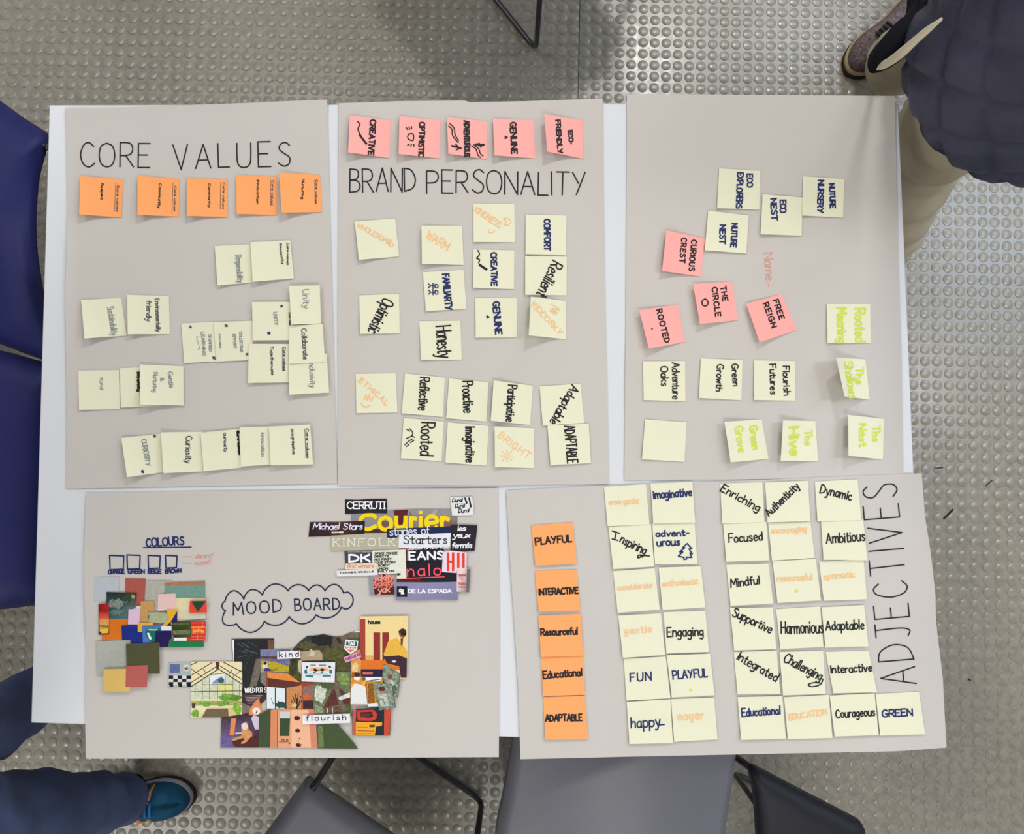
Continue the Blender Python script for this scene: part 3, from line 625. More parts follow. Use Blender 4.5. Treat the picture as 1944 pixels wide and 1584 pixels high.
Y('yellow sticky note reading BRIGHT slantwise in faint orange with a sun', Q, [(1117, 1010), (1398, 1022), (1397, 1305), (1120, 1297)], 6, 6,
  [wr(Q, 'oink', 2, 'BRIGHT', 1140, 1085, 1350, 1240, 48, gap=3), dr(Q, 'oink', 2, [crom([(1205, 1200), (1190, 1218), (1205, 1235), (1222, 1218), (1205, 1200)]), [(1205, 1190), (1205, 1175)], [(1175, 1218), (1160, 1218)], [(1235, 1218), (1250, 1218)], [(1205, 1245), (1205, 1260)], [(1185, 1198), (1172, 1185)], [(1226, 1198), (1240, 1185)], [(1185, 1240), (1172, 1252)], [(1226, 1240), (1240, 1252)]])])
Y('yellow sticky note reading ADAPTABLE in black capitals, under the slanted Adaptable', Q, [(1492, 1003), (1785, 988), (1802, 1270), (1515, 1283)], 3, 1, [wr(Q, 'black', 2.6, 'ADAPTABLE', 1614, 1008, 1634, 1270, 72)], lvl=1)

# the right-hand sheet
g = 'pale yellow sticky notes on the top right sheet'; R = 'R'
Y('yellow sticky note reading ECO EXPLORERS in blue', R, [(508, 98), (700, 110), (696, 293), (498, 285)], 3, 1, [wr(R, 'navy', 2.8, 'ECO', 640, 125, 640, 185, 24), wr(R, 'navy', 2.8, 'EXPLORERS', 595, 118, 588, 285, 26)])
Y('yellow sticky note reading NUTURE NURSERY in blue', R, [(902, 135), (1097, 148), (1090, 330), (897, 320)], 3, 1, [wr(R, 'navy', 2.8, 'NUTURE', 1025, 172, 1030, 285, 24), wr(R, 'navy', 2.8, 'NURSERY', 974, 155, 970, 305, 25)])
Y('yellow sticky note reading ECO NEST in blue', R, [(712, 220), (900, 235), (895, 415), (702, 408)], 3, 1, [wr(R, 'navy', 2.8, 'ECO', 795, 248, 795, 305, 26), wr(R, 'navy', 2.8, 'NEST', 750, 242, 755, 342, 26)], lvl=1)
Y('yellow sticky note reading NUTURE NEST in blue', R, [(457, 297), (647, 320), (635, 498), (440, 483)], 3, 1, [wr(R, 'navy', 2.8, 'NUTURE', 568, 358, 562, 468, 26), wr(R, 'navy', 2.8, 'NEST', 512, 365, 510, 452, 26)], lvl=1)
Y('yellow sticky note reading Rooted Meaning in yellow-green highlighter', R, [(1013, 735), (1218, 735), (1220, 920), (1017, 920)], 3, 1, [wr(R, 'gink', 3.2, 'Rooted', 1145, 758, 1150, 912, 46), wr(R, 'gink', 3.2, 'Meaning', 1060, 755, 1068, 918, 42)])
Y('yellow sticky note reading Adventure Oaks in black', R, [(150, 1005), (348, 1003), (350, 1193), (153, 1187)], 2, 1, [wr(R, 'black', 2.3, 'Adventure', 288, 1012, 290, 1182, 34), wr(R, 'black', 2.3, 'Oaks', 234, 1030, 236, 1120, 34)])
Y('yellow sticky note reading Green Growth in black', R, [(422, 990), (618, 1000), (612, 1188), (413, 1177)], 3, 1, [wr(R, 'black', 2.3, 'Green', 568, 1018, 572, 1120, 30), wr(R, 'black', 2.3, 'Growth', 498, 1020, 494, 1145, 30)])
Y('yellow sticky note reading Flourish Futures in black', R, [(672, 1000), (866, 1003), (865, 1190), (672, 1187)], 3, 1, [wr(R, 'black', 2.3, 'Flourish', 808, 1028, 812, 1165, 30), wr(R, 'black', 2.3, 'Futures', 744, 1020, 750, 1160, 30)])
Y('narrow curled-up sticky note reading The Shallows in yellow-green', R, [(1057, 988), (1195, 995), (1215, 1185), (1097, 1170)], 34, 34, [wr(R, 'gink', 2.8, 'The', 1150, 1035, 1152, 1112, 34), wr(R, 'gink', 2.8, 'Shallows', 1096, 1008, 1120, 1180, 38)])
Y('blank yellow sticky note at the bottom left of the top right sheet', R, [(160, 1277), (355, 1292), (345, 1478), (145, 1465)], 3, 1, None)
Y('yellow sticky note reading Green Grove in yellow-green, lifting at the left', R, [(533, 1290), (708, 1277), (740, 1463), (562, 1480)], 13, 12, [wr(R, 'gink', 3, 'Green', 652, 1310, 662, 1420, 36), wr(R, 'gink', 3, 'Grove', 582, 1315, 600, 1432, 36)])
Y('whitish sticky note reading The Hive in yellow-green', R, [(808, 1283), (960, 1285), (973, 1475), (797, 1473)], 14, 16, [wr(R, 'gink', 2.8, 'The', 908, 1330, 912, 1400, 34), wr(R, 'gink', 4, 'Hive', 836, 1318, 842, 1445, 46)])
Y('yellow sticky note reading The Nest in yellow-green at the right edge', R, [(1113, 1257), (1283, 1275), (1277, 1467), (1115, 1448)], 20, 16, [wr(R, 'gink', 2.6, 'The', 1228, 1310, 1230, 1382, 34), wr(R, 'gink', 2.8, 'Nest', 1165, 1300, 1168, 1405, 34)])
g = 'pink sticky notes on the top right sheet'
def Kp(label, c, la, lb, wri, lvl=0): return note('pink', label, 'R', Z(R, c), la, lb, wri, g, lvl)
Kp('pink sticky note reading CURIOUS CREST', [(260, 390), (442, 428), (422, 607), (240, 580)], 12, 9, [wr(R, 'black', 2.6, 'CURIOUS', 378, 435, 366, 578, 24, gap=3), wr(R, 'black', 2.6, 'CREST', 332, 425, 322, 540, 24, gap=3)])
Kp('pink sticky note reading THE CIRCLE with a drawn ring', [(385, 642), (567, 630), (597, 812), (418, 830)], 12, 9,
   [wr(R, 'black', 2.6, 'THE', 515, 655, 525, 722, 24, gap=3), wr(R, 'black', 2.6, 'CIRCLE', 474, 660, 492, 795, 24, gap=3), dr(R, 'black', 2.4, [crom([(440, 712), (428, 722), (430, 740), (446, 745), (456, 732), (450, 716), (440, 712)])])])
Kp('pink strongly tilted sticky note reading FREE REIGN', [(635, 735), (800, 688), (873, 857), (698, 915)], 10, 6, [wr(R, 'black', 2.6, 'FREE', 762, 720, 792, 810, 24, gap=3), wr(R, 'black', 2.6, 'REIGN', 715, 735, 755, 848, 24, gap=3)])
Kp('pink sticky note reading ROOTED with a dot under it', [(132, 765), (312, 738), (350, 913), (178, 945)], 13, 9, [wr(R, 'black', 2.6, 'ROOTED', 214, 765, 252, 918, 25, gap=3), dr(R, 'black', 2.4, [[(191, 850), (194, 854)]])])

# the adjectives sheet: glue along the top, text upright
g = 'orange sticky notes in a column on the adjectives sheet'; S = 'S'; D9 = 'T'
def V(ms, label, r, c, la, lb, wri, lvl=1, grp=None): return note(ms, label, 'T', Z(r, c), la, lb, wri, grp or g, lvl)
V('orange', 'orange sticky note reading PLAYFUL, top of the orange column', S, [(137, 305), (358, 288), (382, 512), (160, 522)], 4, 2, [wr(S, 'black', 3, 'PLAYFUL', 162, 410, 355, 392, 36)])
V('orange', 'orange sticky note reading INTERACTIVE, second in the orange column', S, [(155, 550), (380, 542), (402, 762), (178, 768)], 4, 2, [wr(S, 'black', 3, 'INTERACTIVE', 180, 680, 390, 670, 32, gap=1.3)])
V('orange', 'orange sticky note reading Resourceful, third in the orange column', S, [(175, 790), (403, 780), (415, 1005), (190, 1012)], 3, 2, [wr(S, 'black', 3, 'Resourceful', 190, 898, 385, 890, 36)], lvl=2)
V('orange', 'orange sticky note reading Educational, fourth in the orange column', S, [(190, 1010), (415, 1003), (427, 1215), (200, 1223)], 3, 2, [wr(S, 'black', 3, 'Educational', 203, 1128, 410, 1112, 38)])
V('orange', 'orange sticky note reading ADAPTABLE, bottom of the orange column', S, [(202, 1228), (425, 1220), (442, 1455), (212, 1457)], 4, 2, [wr(S, 'black', 3, 'ADAPTABLE', 215, 1358, 410, 1355, 34)])
g = 'pale yellow sticky notes in two columns left of the middle of the adjectives sheet'
L_ = [
 ('yellow sticky note reading energetic in faint orange', [(528, 98), (753, 83), (773, 300), (548, 310)], [wr(S, 'oink', 2, 'energetic', 556, 195, 715, 185, 30)]),
 ('yellow sticky note reading imaginative in blue', [(778, 80), (1003, 72), (1018, 290), (793, 293)], [wr(S, 'navy', 3, 'imaginative', 795, 162, 1000, 145, 42)]),
 ('yellow sticky note reading Inspiring slantwise in black', [(552, 312), (780, 298), (798, 525), (578, 540)], [wr(S, 'black', 2.6, 'nspiring', 612, 394, 745, 462, 46), dr(S, 'black', 2.5, [[(572, 335), (612, 348)], [(572, 378), (602, 386)], [(594, 342), (586, 382)], crom([(735, 470), (712, 480), (715, 465), (750, 468), (772, 470)])])]),
 ('yellow sticky note reading adventurous in blue with a drawn fir tree', [(787, 292), (1015, 290), (1030, 512), (802, 515)],
  [wr(S, 'navy', 2.9, 'advent-', 808, 366, 985, 360, 32), wr(S, 'navy', 2.9, 'urous', 815, 418, 935, 410, 38), dr(S, 'navy', 2.6, [[(975, 403), (950, 425), (963, 425), (935, 448), (952, 448), (928, 470), (958, 478), (958, 488), (972, 486), (972, 476), (1000, 478), (990, 455), (1003, 458), (985, 432), (1000, 430), (975, 403)]])]),
 ('yellow sticky note reading considerate in faint orange', [(577, 550), (800, 535), (828, 758), (602, 775)], [wr(S, 'oink', 2, 'considerate', 602, 655, 788, 640, 30)]),
 ('yellow sticky note reading enthusiastic in faint orange', [(822, 532), (1048, 525), (1073, 745), (843, 760)], [wr(S, 'oink', 2, 'enthusiastic', 842, 635, 1035, 620, 30)]),
 ('yellow sticky note reading gentle in faint orange', [(605, 790), (833, 778), (857, 1000), (630, 1018)], [wr(S, 'oink', 2.3, 'gentle', 638, 890, 785, 880, 38, gap=2.6)]),
 ('yellow sticky note reading Engaging in black', [(848, 770), (1073, 765), (1092, 985), (863, 993)], [wr(S, 'black', 2.6, 'Engaging', 868, 905, 1062, 898, 50)]),
 ('yellow sticky note reading FUN in blue', [(633, 1022), (860, 1010), (885, 1235), (650, 1247)], [wr(S, 'navy', 2.8, 'FUN', 670, 1145, 782, 1138, 44, gap=3)]),
 ('yellow sticky note reading PLAYFUL in blue with a yellow dot', [(865, 1003), (1098, 995), (1122, 1218), (893, 1230)], [wr(S, 'navy', 2.8, 'PLAYFUL', 900, 1132, 1085, 1118, 44), dr(S, 'gink', 4, [[(992, 1190), (998, 1192)]])]),
 ('yellow sticky note reading happy in blue', [(650, 1253), (885, 1240), (898, 1475), (665, 1480)], [wr(S, 'navy', 2.8, 'happy', 675, 1395, 830, 1385, 56), dr(S, 'navy', 2.6, [[(825, 1378), (852, 1376)]])]),
 ('yellow sticky note reading eager in faint orange', [(888, 1238), (1120, 1230), (1138, 1455), (905, 1468)], [wr(S, 'oink', 2.6, 'eager', 925, 1355, 1065, 1345, 46, gap=2.6)])]
for i_, (lb_, c_, w_) in enumerate(L_): V("yellow", lb_, S, c_, 3, 2, w_, lvl=1+(i_+i_//2)%2)
g = 'pale yellow sticky notes in three columns beside ADJECTIVES'
R_ = [
 ('yellow sticky note reading Enriching slantwise in black', [(77, 80), (303, 73), (315, 288), (88, 295)], [wr(D9, 'black', 2.6, 'Enriching', 78, 118, 280, 232, 42)]),
 ('yellow sticky note reading Authenticity upward slantwise in black', [(318, 75), (548, 65), (562, 283), (332, 290)], [wr(D9, 'black', 2.6, 'Authenticity', 340, 258, 505, 100, 40)]),
 ('yellow sticky note reading Dynamic in black', [(585, 70), (815, 57), (835, 278), (600, 283)], [wr(D9, 'black', 2.6, 'Dynamic', 612, 130, 780, 170, 48)]),
 ('yellow sticky note reading Focused in black', [(92, 290), (325, 285), (340, 493), (110, 500)], [wr(D9, 'black', 2.6, 'Focused', 125, 398, 305, 384, 46)]),
 ('yellow sticky note reading encouraging in faint orange', [(335, 292), (562, 285), (585, 480), (355, 495)], [wr(D9, 'oink', 2.2, 'encouraging', 352, 350, 540, 338, 32)]),
 ('yellow sticky note reading Ambitious in black', [(618, 283), (845, 273), (867, 493), (632, 490)], [wr(D9, 'black', 2.6, 'Ambitious', 648, 402, 855, 388, 54)]),
 ('yellow sticky note reading Mindful in black', [(110, 517), (335, 510), (362, 725), (133, 737)], [wr(D9, 'black', 2.6, 'Mindful', 135, 638, 290, 620, 44)]),
 ('yellow sticky note reading resourceful in faint orange with a green dot', [(358, 497), (590, 485), (618, 708), (385, 722)], [wr(D9, 'oink', 2.2, 'resourceful', 385, 608, 572, 598, 34), dr(D9, 'gink', 4.5, [[(484, 657), (490, 659)]])]),
 ('yellow sticky note reading optimistic in faint orange', [(608, 500), (848, 488), (865, 702), (633, 710)], [wr(D9, 'oink', 2, 'optimistic', 636, 598, 800, 582, 32)]),
 ('yellow sticky note reading Supportive slantwise in black', [(130, 750), (360, 745), (378, 970), (152, 977)], [wr(D9, 'black', 2.6, 'Supportive', 140, 790, 345, 885, 46)]),
 ('yellow sticky note reading Harmonious in black, running over its edge', [(377, 755), (613, 740), (632, 958), (400, 970)], [wr(D9, 'black', 2.6, 'Harmonious', 405, 888, 630, 882, 64)]),
 ('yellow sticky note reading Adaptable in black beside Harmonious', [(622, 745), (850, 733), (873, 955), (642, 962)], [wr(D9, 'black', 2.6, 'Adaptable', 645, 870, 850, 862, 48)]),
 ('yellow sticky note reading Integrated slantwise in black', [(150, 985), (380, 977), (400, 1210), (170, 1212)], [wr(D9, 'black', 2.6, 'Integrated', 165, 1025, 375, 1145, 46)]),
 ('yellow sticky note reading Challenging slantwise in black with a looped tail', [(395, 985), (630, 980), (643, 1210), (415, 1218)], [wr(D9, 'black', 2.6, 'Challenging', 415, 1035, 612, 1140, 50), dr(D9, 'black', 2.4, [crom([(630, 1130), (615, 1160), (570, 1172), (550, 1160), (580, 1150), (612, 1152)])])]),
 ('yellow sticky note reading Interactive in black', [(643, 985), (873, 978), (920, 1203), (685, 1207)], [wr(D9, 'black', 2.6, 'Interactive', 672, 1100, 892, 1088, 42)]),
 ('yellow sticky note reading Educational in blue', [(170, 1228), (410, 1222), (430, 1450), (190, 1458)], [wr(D9, 'navy', 2.8, 'Educational', 195, 1332, 400, 1318, 42)]),
 ('yellow sticky note reading EDUCATION in faint orange capitals', [(420, 1228), (660, 1215), (680, 1448), (440, 1453)], [wr(D9, 'oink', 2.6, 'EDUCATION', 448, 1352, 652, 1322, 30)]),
 ('yellow sticky note reading Courageous in black', [(665, 1220), (905, 1207), (928, 1432), (692, 1440)], [wr(D9, 'black', 2.5, 'Courageous', 700, 1340, 908, 1328, 44)]),
 ('yellow sticky note reading GREEN in blue, alone at the bottom right', [(912, 1210), (1145, 1200), (1178, 1428), (937, 1435)], [wr(D9, 'navy', 2.9, 'GREEN', 948, 1335, 1110, 1328, 36)])]
for i_, (lb_, c_, w_) in enumerate(R_): V("yellow", lb_, D9, c_, 3, 2, w_, lvl=1+i_%2)
# ------------------------------------------------------------------ cuttings glued on the mood board
def cut(label, r, outline, col, pics=(), texts=(), grp='', nz=.05, name='magazine_cutting', cat='cutting'):
    """a paper cutting: outline and printed shapes in region units; pics: (points, colour(s), mottling); texts: (colour, width, strokes)"""
    lv = cut.n; cut.n += 1
    off = .0012 + (lv % 40)*.00022
    o2 = Z(r, outline); cx = sum(p[0] for p in o2)/len(o2); cy = sum(p[1] for p in o2)/len(o2)
    zf = lambda x, y: hs(x, y) + off
    def cols(c, n, a): return [lin(c, a)]*n if isinstance(c, str) else [lin(c[i % len(c)], a) for i in range(n)]
    vs = [P(x, y, zf(x, y)) for x, y in o2]; n = len(vs); low = [v - Vector((0, 0, .00015)) for v in vs]
    fs = [tuple(range(n)), tuple(range(2*n-1, n-1, -1))] + [(i, (i+1) % n, n+(i+1) % n, n+i) for i in range(n)]
    o = mesh(name, vs+low, fs, M['print'], uvcol=cols(col, n, nz)*2)
    setorigin(o, P(cx, cy, zf(cx, cy))); tag(o, label, cat, grp)
    if pics:
        vs, fs, cc = [], [], []
        for k, pc in enumerate(pics):
            pts, c = pc[0], pc[1]; a = pc[2] if len(pc) > 2 else .03
            q = Z(r, pts); b = len(vs); dz = .00003 + k*.000005
            vs += [P(x, y, zf(x, y)+dz) for x, y in q]; fs.append(tuple(range(b, b+len(q)))); cc += cols(c, len(q), a)
        child_mesh('printed_picture', vs, fs, M['print'], o, uvcol=cc)
    if texts:
        vs, fs, cc = [], [], []
        for tcol, wd, ss in texts:
            b = len(vs); ribbon(ss, wd, zf, vs, fs, -.0005+.00017); cc += [lin(tcol, 0)]*(len(vs)-b)
        child_mesh('printed_words', vs, fs, M['print'], o, uvcol=cc)
    return o
cut.n = 0
def ell(cx, cy, rx, ry, n=12, a0=0, a1=360):
    return [(cx + rx*math.cos(math.radians(a0+(a1-a0)*k/n)), cy + ry*math.sin(math.radians(a0+(a1-a0)*k/n))) for k in range(n + (0 if a1-a0 == 360 else 1))]
def rect(x0, y0, x1, y1): return [(x0, y0), (x1, y0), (x1, y1), (x0, y1)]
def line(a, b, w):
    dx, dy = b[0]-a[0], b[1]-a[1]; l = math.hypot(dx, dy); nx, ny = -dy/l*w/2, dx/l*w/2
    return [(a[0]+nx, a[1]+ny), (b[0]+nx, b[1]+ny), (b[0]-nx, b[1]-ny), (a[0]-nx, a[1]-ny)]
def blob(cx, cy, rx, ry, seed, n=14, k=.25):
    rr = random.Random(seed); return [(cx + rx*(1+rr.uniform(-k, k))*math.cos(2*math.pi*i/n), cy + ry*(1+rr.uniform(-k, k))*math.sin(2*math.pi*i/n)) for i in range(n)]
def tx(r, col, wd, s, x0, y0, x1, y1, h, **k):
    a = wr(r, col, wd, s, x0, y0, x1, y1, h, **k); return a
def ds(r, col, wd, strokes): return (col, wd, ZS(r, strokes))

# colour swatches
g = 'paper colour swatches on the mood board'
def sw(label, outline, col, pics=(), nz=.05): return cut(label, 'M', outline, col, pics, (), g, nz, 'colour_swatch', 'colour swatch')
sw('pale blue-grey paper swatch, top left of the swatches', [(60, 100), (360, 98), (352, 250), (355, 385), (45, 392)], '#b9c0c6')
sw('brick red paper swatch, top row of the swatches', [(432, 115), (675, 118), (655, 445), (430, 445)], '#a9564b')
sw('speckled grey paper swatch between the red and the teal ones', [(682, 145), (1000, 145), (905, 260), (840, 450), (672, 450)], '#afada3', nz=.12)
sw('grey-teal paper swatch with a brown top edge', [(900, 168), (1388, 150), (1390, 345), (905, 350)], '#71958a', [([(900, 168), (1388, 150), (1388, 190), (905, 202)], '#a97455', .12)], .1)
sw('cream paper swatch behind the green and red triangle card', [(1030, 352), (1395, 350), (1395, 600), (1060, 632), (1030, 500)], ['#ddd0a8', '#ddd0a8', '#c6c8bd', '#cfc9b0', '#ddd0a8'])
sw('orange paper swatch, left of the swatches', [(225, 600), (468, 600), (465, 690), (390, 690), (392, 858), (150, 862), (150, 785)], '#d8721b')
sw('sage grey paper swatch, the large one below the orange swatch', [(78, 872), (495, 856), (495, 950), (450, 1255), (90, 1290)], ['#b2b4ac', '#a9aca1', '#a9aca1', '#a5a79d', '#a9a9a4'], nz=.08)
sw('pale blush pink paper swatch in the middle right', [(823, 305), (1035, 298), (1042, 495), (925, 500), (820, 512)], '#e2beba', nz=.02)
sw('very small pale grey paper swatch beside the dark nature picture', [(550, 450), (620, 448), (620, 560), (470, 560)], '#d3d8d6')
sw('dark foliage picture swatch with misty grass', [(205, 280), (565, 290), (555, 475), (465, 490), (460, 602), (200, 605)], ['#1e2a29', '#27332c', '#5a6a62', '#566a66', '#3f6a6e', '#3c5a5c'],
   [(blob(330, 420, 90, 60, 3, k=.4), '#75827a', .4), (blob(470, 350, 70, 45, 4, k=.4), '#33452c', .4), (blob(520, 330, 22, 30, 5, k=.5), '#8fa070', .4), (blob(330, 520, 80, 30, 6, k=.4), '#5d7674', .3),
    (line((300, 440), (340, 360), 5), '#a2aca4'), (line((330, 450), (380, 380), 4), '#a2aca4'), (line((390, 450), (380, 390), 4), '#9ba69d'), (line((270, 450), (290, 400), 4), '#8f9a92'), (line((420, 430), (460, 390), 4), '#9ba69d')], .35)
sw('narrow red and yellow picture swatch with a striped bun, far left', [(108, 425), (230, 415), (234, 790), (110, 796)], ['#8c1217', '#b81d22', '#6d2a14', '#5a1a12'],
   [([(115, 520), (232, 520), (232, 610), (118, 610)], ['#b81d22', '#b81d22', '#d86a3c', '#d86a3c']), ([(118, 610), (232, 610), (232, 690), (118, 680)], '#dd9a55', .1), ([(118, 680), (232, 685), (232, 712), (118, 705)], '#7a7a24', .2),
    ([(120, 705), (232, 712), (225, 775), (150, 780), (122, 755)], '#e9bd4a', .1), (line((122, 722), (228, 716), 9), '#a08a28')], .1)
sw('tan paper swatch, tall one in the middle', [(615, 390), (775, 388), (775, 520), (705, 520), (702, 640), (610, 642)], '#c4945a', nz=.12)
sw('lilac pink paper swatch beside the tan one', [(468, 486), (608, 488), (602, 672), (463, 670)], '#dcb9d7', nz=.02)
sw('royal blue paper swatch', [(383, 685), (575, 676), (600, 768), (640, 768), (642, 895), (497, 897), (490, 857), (392, 855)], '#16297f')
sw('yellow angled strip swatch around the blue ones', [(578, 650), (765, 645), (765, 684), (640, 686), (632, 765), (580, 765)], '#e5ab37')
sw('yellow paper swatch with a dark blue diagonal', [(928, 492), (1055, 498), (1052, 640), (980, 700), (905, 710), (870, 690), (945, 600)], '#e5a925',
   [([(1055, 510), (1052, 640), (972, 645)], '#231a78'), ([(972, 640), (990, 700), (905, 710)], '#1d1658')], .03)
sw('sage green rounded paper swatch', [(700, 522), (900, 530), (935, 545), (955, 580), (948, 620), (915, 648), (860, 658), (705, 640), (720, 570)], '#a6ad88', nz=.15)
sw('mid blue swatch with a teal letter shape', [(632, 685), (858, 685), (858, 750), (800, 755), (795, 880), (642, 895)], '#4a73ba',
   [([(700, 722), (855, 718), (850, 750), (795, 756), (790, 880), (740, 885), (690, 830), (665, 775)], '#0d6a63', .1), ([(690, 775), (712, 770), (748, 840), (735, 855), (718, 848)], '#e8efe9'), ([(700, 728), (820, 726), (800, 745), (720, 744)], '#b9d6cf', .4)])
sw('dark navy violet paper swatch', [(795, 752), (980, 745), (988, 830), (955, 870), (950, 942), (845, 946), (842, 885), (786, 882)], '#1c1450')
sw('white paper scrap under the green picture swatch', [(862, 690), (985, 690), (985, 745), (862, 745)], '#dfe0e6')
sw('olive green landscape picture swatch', [(985, 640), (1216, 634), (1220, 822), (1015, 828), (1000, 800)], ['#33401d', '#3a441f', '#4a5230', '#23300f', '#23300f'],
   [([(1000, 745), (1210, 735), (1212, 790), (1010, 798)], '#6d7450', .4), ([(1000, 655), (1200, 650), (1200, 675), (1000, 680)], '#55602f', .3)], .25)
sw('bright red and yellow brick picture swatch', [(1216, 634), (1398, 630), (1394, 865), (1172, 866), (1172, 828), (1222, 820)], '#d32a1f',
   [(rect(1225, 690, 1390, 720), '#e9762c', .3), ([(1235, 735), (1330, 725), (1385, 740), (1380, 775), (1300, 768), (1240, 780)], '#e8953a', .3)] +
   [(line((1222, y), (1392, y-4), 4), '#f3a08c') for y in (655, 708, 785, 820, 852)] + [(line((x, a), (x, b), 4), '#f3a08c') for x, a, b in ((1300, 785, 852), (1250, 708, 785), (1360, 640, 708), (1350, 785, 820))], .15)
sw('small white paper strip below the olive swatch', [(1015, 832), (1168, 829), (1168, 868), (1012, 868)], '#e9e9ea')
sw('emerald green paper strip, bottom right of the swatches', [(960, 870), (1370, 870), (1378, 940), (952, 946)], '#0c7a46')
sw('small red card with a dark green triangle', [(1205, 390), (1405, 385), (1412, 528), (1202, 532)], '#e0412f', [([(1222, 392), (1400, 389), (1305, 522)], '#0f4434')])
sw('dark olive paper swatch, large square at the bottom', [(437, 908), (600, 903), (835, 885), (845, 1265), (450, 1262)], '#4d4d33')
sw('mustard yellow paper swatch at the bottom', [(168, 1212), (490, 1203), (487, 1480), (165, 1482)], '#d8b464', nz=.04)
sw('rose red paper swatch, lowest right of the swatches', [(440, 1172), (703, 1160), (690, 1425), (432, 1426)], '#b45c57')

# printed words
cut.n = 0
g = 'magazine word cuttings, top right of the mood board'; Wd = 'W'
def cw(label, outline, col, pics=(), texts=(), nz=.05): return cut(label, Wd, outline, col, pics, texts, g, nz)
cw('grey cutting with large yellow letters, the biggest word of the board', [(497, 270), (895, 222), (1200, 208), (1585, 207), (1592, 285), (1648, 290), (1648, 405), (1585, 430), (1500, 460), (497, 465)],
   ['#8a8b92', '#8f8e93', '#8b8b90', '#918d8c', '#8f8c8a', '#8a8480', '#6e4a3a', '#5c2622', '#7c6a66', '#86868e'],
   [([(955, 226), (1115, 215), (1095, 330), (1050, 420), (985, 400)], '#5a1f22', .1), (ell(860, 390, 60, 50), '#6b5650', .2), ([(1130, 230), (1170, 300), (1160, 420), (1120, 420)], '#6d6a6e', .1), ([(1395, 220), (1440, 215), (1370, 330), (1350, 310)], '#a5a3a5'),
    ([(500, 425), (900, 430), (900, 465), (500, 465)], '#4a2520', .2), ([(1350, 400), (1580, 400), (1580, 455), (1350, 440)], '#5c1f1c', .2)],
   [('#f4d40d', 7.5, ZS(Wd, [crom([(760, 300), (720, 275), (640, 282), (595, 330), (615, 405), (680, 430), (760, 395)]), crom([(868, 300), (812, 330), (810, 400), (865, 435), (925, 400), (922, 330), (868, 300)]),
      crom([(985, 295), (985, 370), (1010, 410), (1060, 400), (1080, 370), (1085, 295)]), [(1085, 295), (1087, 430)], [(1145, 300), (1145, 430)], crom([(1145, 350), (1165, 310), (1195, 315)]),
      [(1250, 300), (1250, 430)], [(1250, 245), (1250, 250)], crom([(1320, 362), (1425, 350), (1410, 300), (1350, 290), (1312, 340), (1330, 410), (1380, 430), (1425, 405)]), [(1480, 300), (1480, 445)], crom([(1480, 350), (1505, 305), (1550, 325)])]))] )
cw('black cutting with white serif capitals, topmost of the words', [(430, 105), (560, 110), (650, 103), (880, 98), (888, 258), (700, 255), (430, 265)], ['#1f1a24', '#272231', '#352c45', '#1d1a22', '#221d2a', '#2b2530', '#1f1a24'],
   (), [tx(Wd, '#f2f1f4', 2.2, 'CERRUTI', 452, 205, 858, 205, 72, gap=1.0, serif=True, jit=0)])
cw('dark brown cutting with white joined handwriting, left of the yellow word', [(48, 352), (380, 350), (645, 338), (640, 495), (450, 495), (32, 512)], ['#2a1c28', '#4a2a26', '#1d1722', '#1d1722', '#40251f', '#241822'],
   (), [tx(Wd, '#dfe0f6', 1.9, 'Michael Stars', 80, 430, 615, 432, 66, gap=.8, slant=.15, jit=.5), tx(Wd, '#e6ccc0', 1.5, 'SUMMER', 285, 472, 410, 470, 13, jit=.2)], .2)
cw('blue cutting with two white serif words', [(885, 425), (1345, 408), (1590, 400), (1590, 480), (1010, 500), (980, 525), (880, 525)], '#1b2750', (), [tx(Wd, '#d8dcea', 1.9, 'stories of', 915, 500, 1345, 480, 88, gap=1.2, serif=True, jit=0)])
cw('khaki grey cutting with spaced white serif capitals', [(278, 500), (640, 480), (885, 470), (885, 525), (1012, 530), (1012, 655), (275, 665)], '#b5b09b', (), [tx(Wd, '#e7e5dc', 1.7, 'KINFOLK', 302, 612, 968, 606, 78, gap=4, serif=True, jit=0)])
cw('near-black cutting with white curved line, big capitals and red neon letters', [(1000, 640), (1500, 590), (1510, 890), (1640, 895), (1636, 1002), (998, 998)], '#1c1926',
   [([(1000, 640), (1300, 625), (1200, 655), (1000, 660)], '#8c5a50', .3), ([(1100, 655), (1130, 655), (1130, 770), (1098, 770)], '#7a5a48', .2), (rect(1000, 960, 1250, 995), '#5a1216', .2)],
   [tx(Wd, '#d8d8e0', 1.1, 'UNIFORM OF NEW YORK', 1110, 656, 1555, 634, 18, jit=.1), tx(Wd, '#f2f2f6', 3.6, 'EANS', 1128, 760, 1498, 750, 80, gap=2.4, jit=0),
    tx(Wd, '#ff5668', 2.6, 'nalo', 1108, 940, 1468, 925, 122, gap=3, jit=0), (('#ff5a5a', 1.6, ZS(Wd, [[(1000, 968), (1508, 945)]])))])
cw('white cutting with a black serif word, overlapping the neon one', [(1015, 490), (1300, 484), (1578, 470), (1570, 622), (1010, 636)], '#e4e3ec', (), [tx(Wd, '#26262c', 1.9, 'Starters', 1065, 588, 1535, 585, 86, gap=2, serif=True, jit=0)])
cw('black cutting with three lines of white joined writing, right end of the words', [(1580, 385), (1700, 380), (1865, 388), (1855, 490), (1835, 665), (1575, 666)], '#26222c', (),
   [tx(Wd, '#f4f4f6', 1.8, 'les', 1650, 445, 1740, 442, 50, gap=.6, slant=.15), tx(Wd, '#f4f4f6', 1.8, 'yeux', 1602, 520, 1782, 522, 56, gap=.6, slant=.15), tx(Wd, '#f4f4f6', 1.8, 'fermés', 1590, 632, 1805, 632, 58, gap=.6, slant=.15)])
